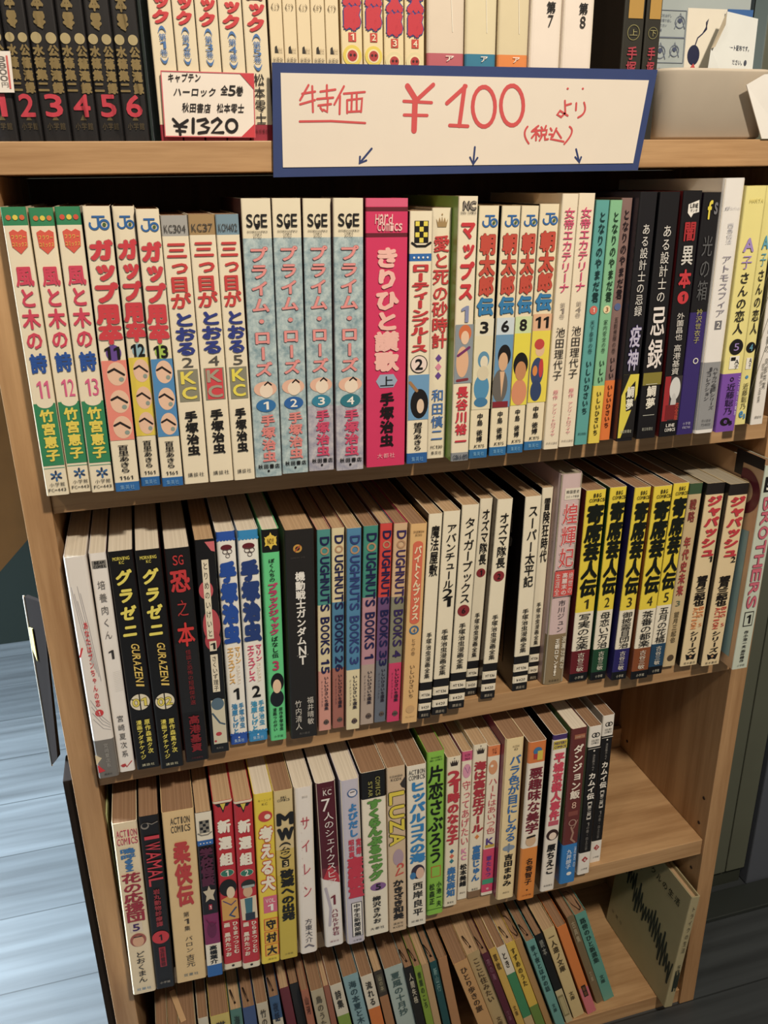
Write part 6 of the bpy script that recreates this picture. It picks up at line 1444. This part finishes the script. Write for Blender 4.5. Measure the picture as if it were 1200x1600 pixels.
for cx, cz, r in ((-0.033, 0.057, 0.0045), (-0.021, 0.058, 0.0040), (-0.018, 0.077, 0.0042)):
    dk.ring(cx, cz, r, 0.0006, LN, 2)
    dk.stroke([(cx - r, cz - r), (cx, cz + r * 1.4), (cx + r, cz - r)], 0.0006, LN, 2)
    dk.ell(cx, cz + 0.001, r * 0.4, r * 0.4, TX, 2, 12)
dk.ell(-0.0045, 0.0555, 0.0052, 0.0068, ink('#232849'), 3)
dk.stroke([(-0.004, 0.061), (-0.002, 0.067), (0.002, 0.070), (0.0045, 0.074), (0.006, 0.0795), (0.0045, 0.0775), (0.005, 0.073), (0.003, 0.071)], 0.0009, ink('#232849'), 3)
dk.poly([(-0.007, 0.0465), (-0.002, 0.0465), (-0.004, 0.050)], ink('#c8484a'), 3)
o = dk.build('pouch_print', pouch_)
o.rotation_euler = (-math.atan2(0.006, 0.14), 0, 0)

pp_ = thing('paper_sheet', 'white curling paper sheet with printed lines leaning on the pouch in the bin', 'paper', (0.519, 0.027, 0.0045))
v = [(-0.023, 0.0, 0.0), (0.0195, 0.0, 0.0), (0.0215, 0.0045, 0.079), (-0.006, 0.0045, 0.083), (-0.0185, 0.001, 0.058)]
v2 = [(x, y + 0.0003, z) for x, y, z in v]
psheet_ = make_obj('sheet', v + v2, [(0, 1, 2, 3, 4), (9, 8, 7, 6, 5)] + [(i, i + 5, (i + 1) % 5 + 5, (i + 1) % 5) for i in range(5)], [ink('#dfe3e0', rough=0.6)], parent=pp_)
v = [(-0.0185, 0.0008, 0.058), (-0.006, 0.0042, 0.083), (-0.0115, -0.0035, 0.073), (-0.0172, -0.0020, 0.059)]
make_obj('curled_edge', v + [(x, y + 0.0004, z) for x, y, z in v], [(0, 1, 2, 3), (7, 6, 5, 4), (0, 4, 5, 1), (1, 5, 6, 2), (2, 6, 7, 3), (3, 7, 4, 0)], [ink('#e9d9bc', rough=0.7)], parent=pp_)
dk = Decal()
for k, s_ in enumerate(('ポイントシート配布です。', 'どうぞご覧ください。●')):
    for i, c in enumerate(s_):
        dk.char(c, -0.0125 + i * 0.0026, 0.060 - k * 0.0095 - i * 0.0001, 0.0024, 0.0038, ink('#4a5060'), 2, bold=0.01)
dk.char('様', 0.0165, 0.036, 0.0036, 0.0042, ink('#3a3a40'), 2, bold=0.02)
o = dk.build('printed_text', psheet_)
o.rotation_euler = (-math.atan2(0.0045, 0.079), 0, 0)
tag(box('blue_label', 0.5195, 0.5415, 0.0395, 0.0402, 0.0855, 0.0905, ink('#3a68a8')), 'blue strip label on the pouch above the white sheet', 'label')

rc = thing('white_card', 'white card sticking in from the right, in front of the white bin', 'card', (0.532, -0.002, 0.0003))
v = [(-0.0005, 0, 0.0), (-0.0195, 0, 0.0355), (-0.006, -0.001, 0.0425), (0.02, -0.001, 0.044), (0.02, 0, 0.0)]
make_obj('card', v + [(x, y + 0.0008, z) for x, y, z in v], [(0, 4, 3, 2, 1), (5, 6, 7, 8, 9)] + [(i, (i + 1) % 5, (i + 1) % 5 + 5, i + 5) for i in range(5)], [ink('#f2efe8', rough=0.5)], parent=rc)

gb = thing('green_bag', 'blurred yellow-green bag with a black patch behind the bin at the top right', 'bag', (0.84, 0.40, FLOOR_Z))
v, f = box_vf(-0.075, 0.15, 0, 0.12, 0.0, 1.32)
o = make_obj('bag_body', v, f, [ink('#8a9a52', rough=0.6, scale=12, var=0.2)], parent=gb)
bv = o.modifiers.new('bevel', 'BEVEL')
bv.width = 0.03
bv.segments = 3
dk = Decal()
dk.ell(-0.012, 1.02, 0.04, 0.045, ink('#24282a'), 1)
dk.build('black_patch', gb)

bpy.context.view_layer.update()
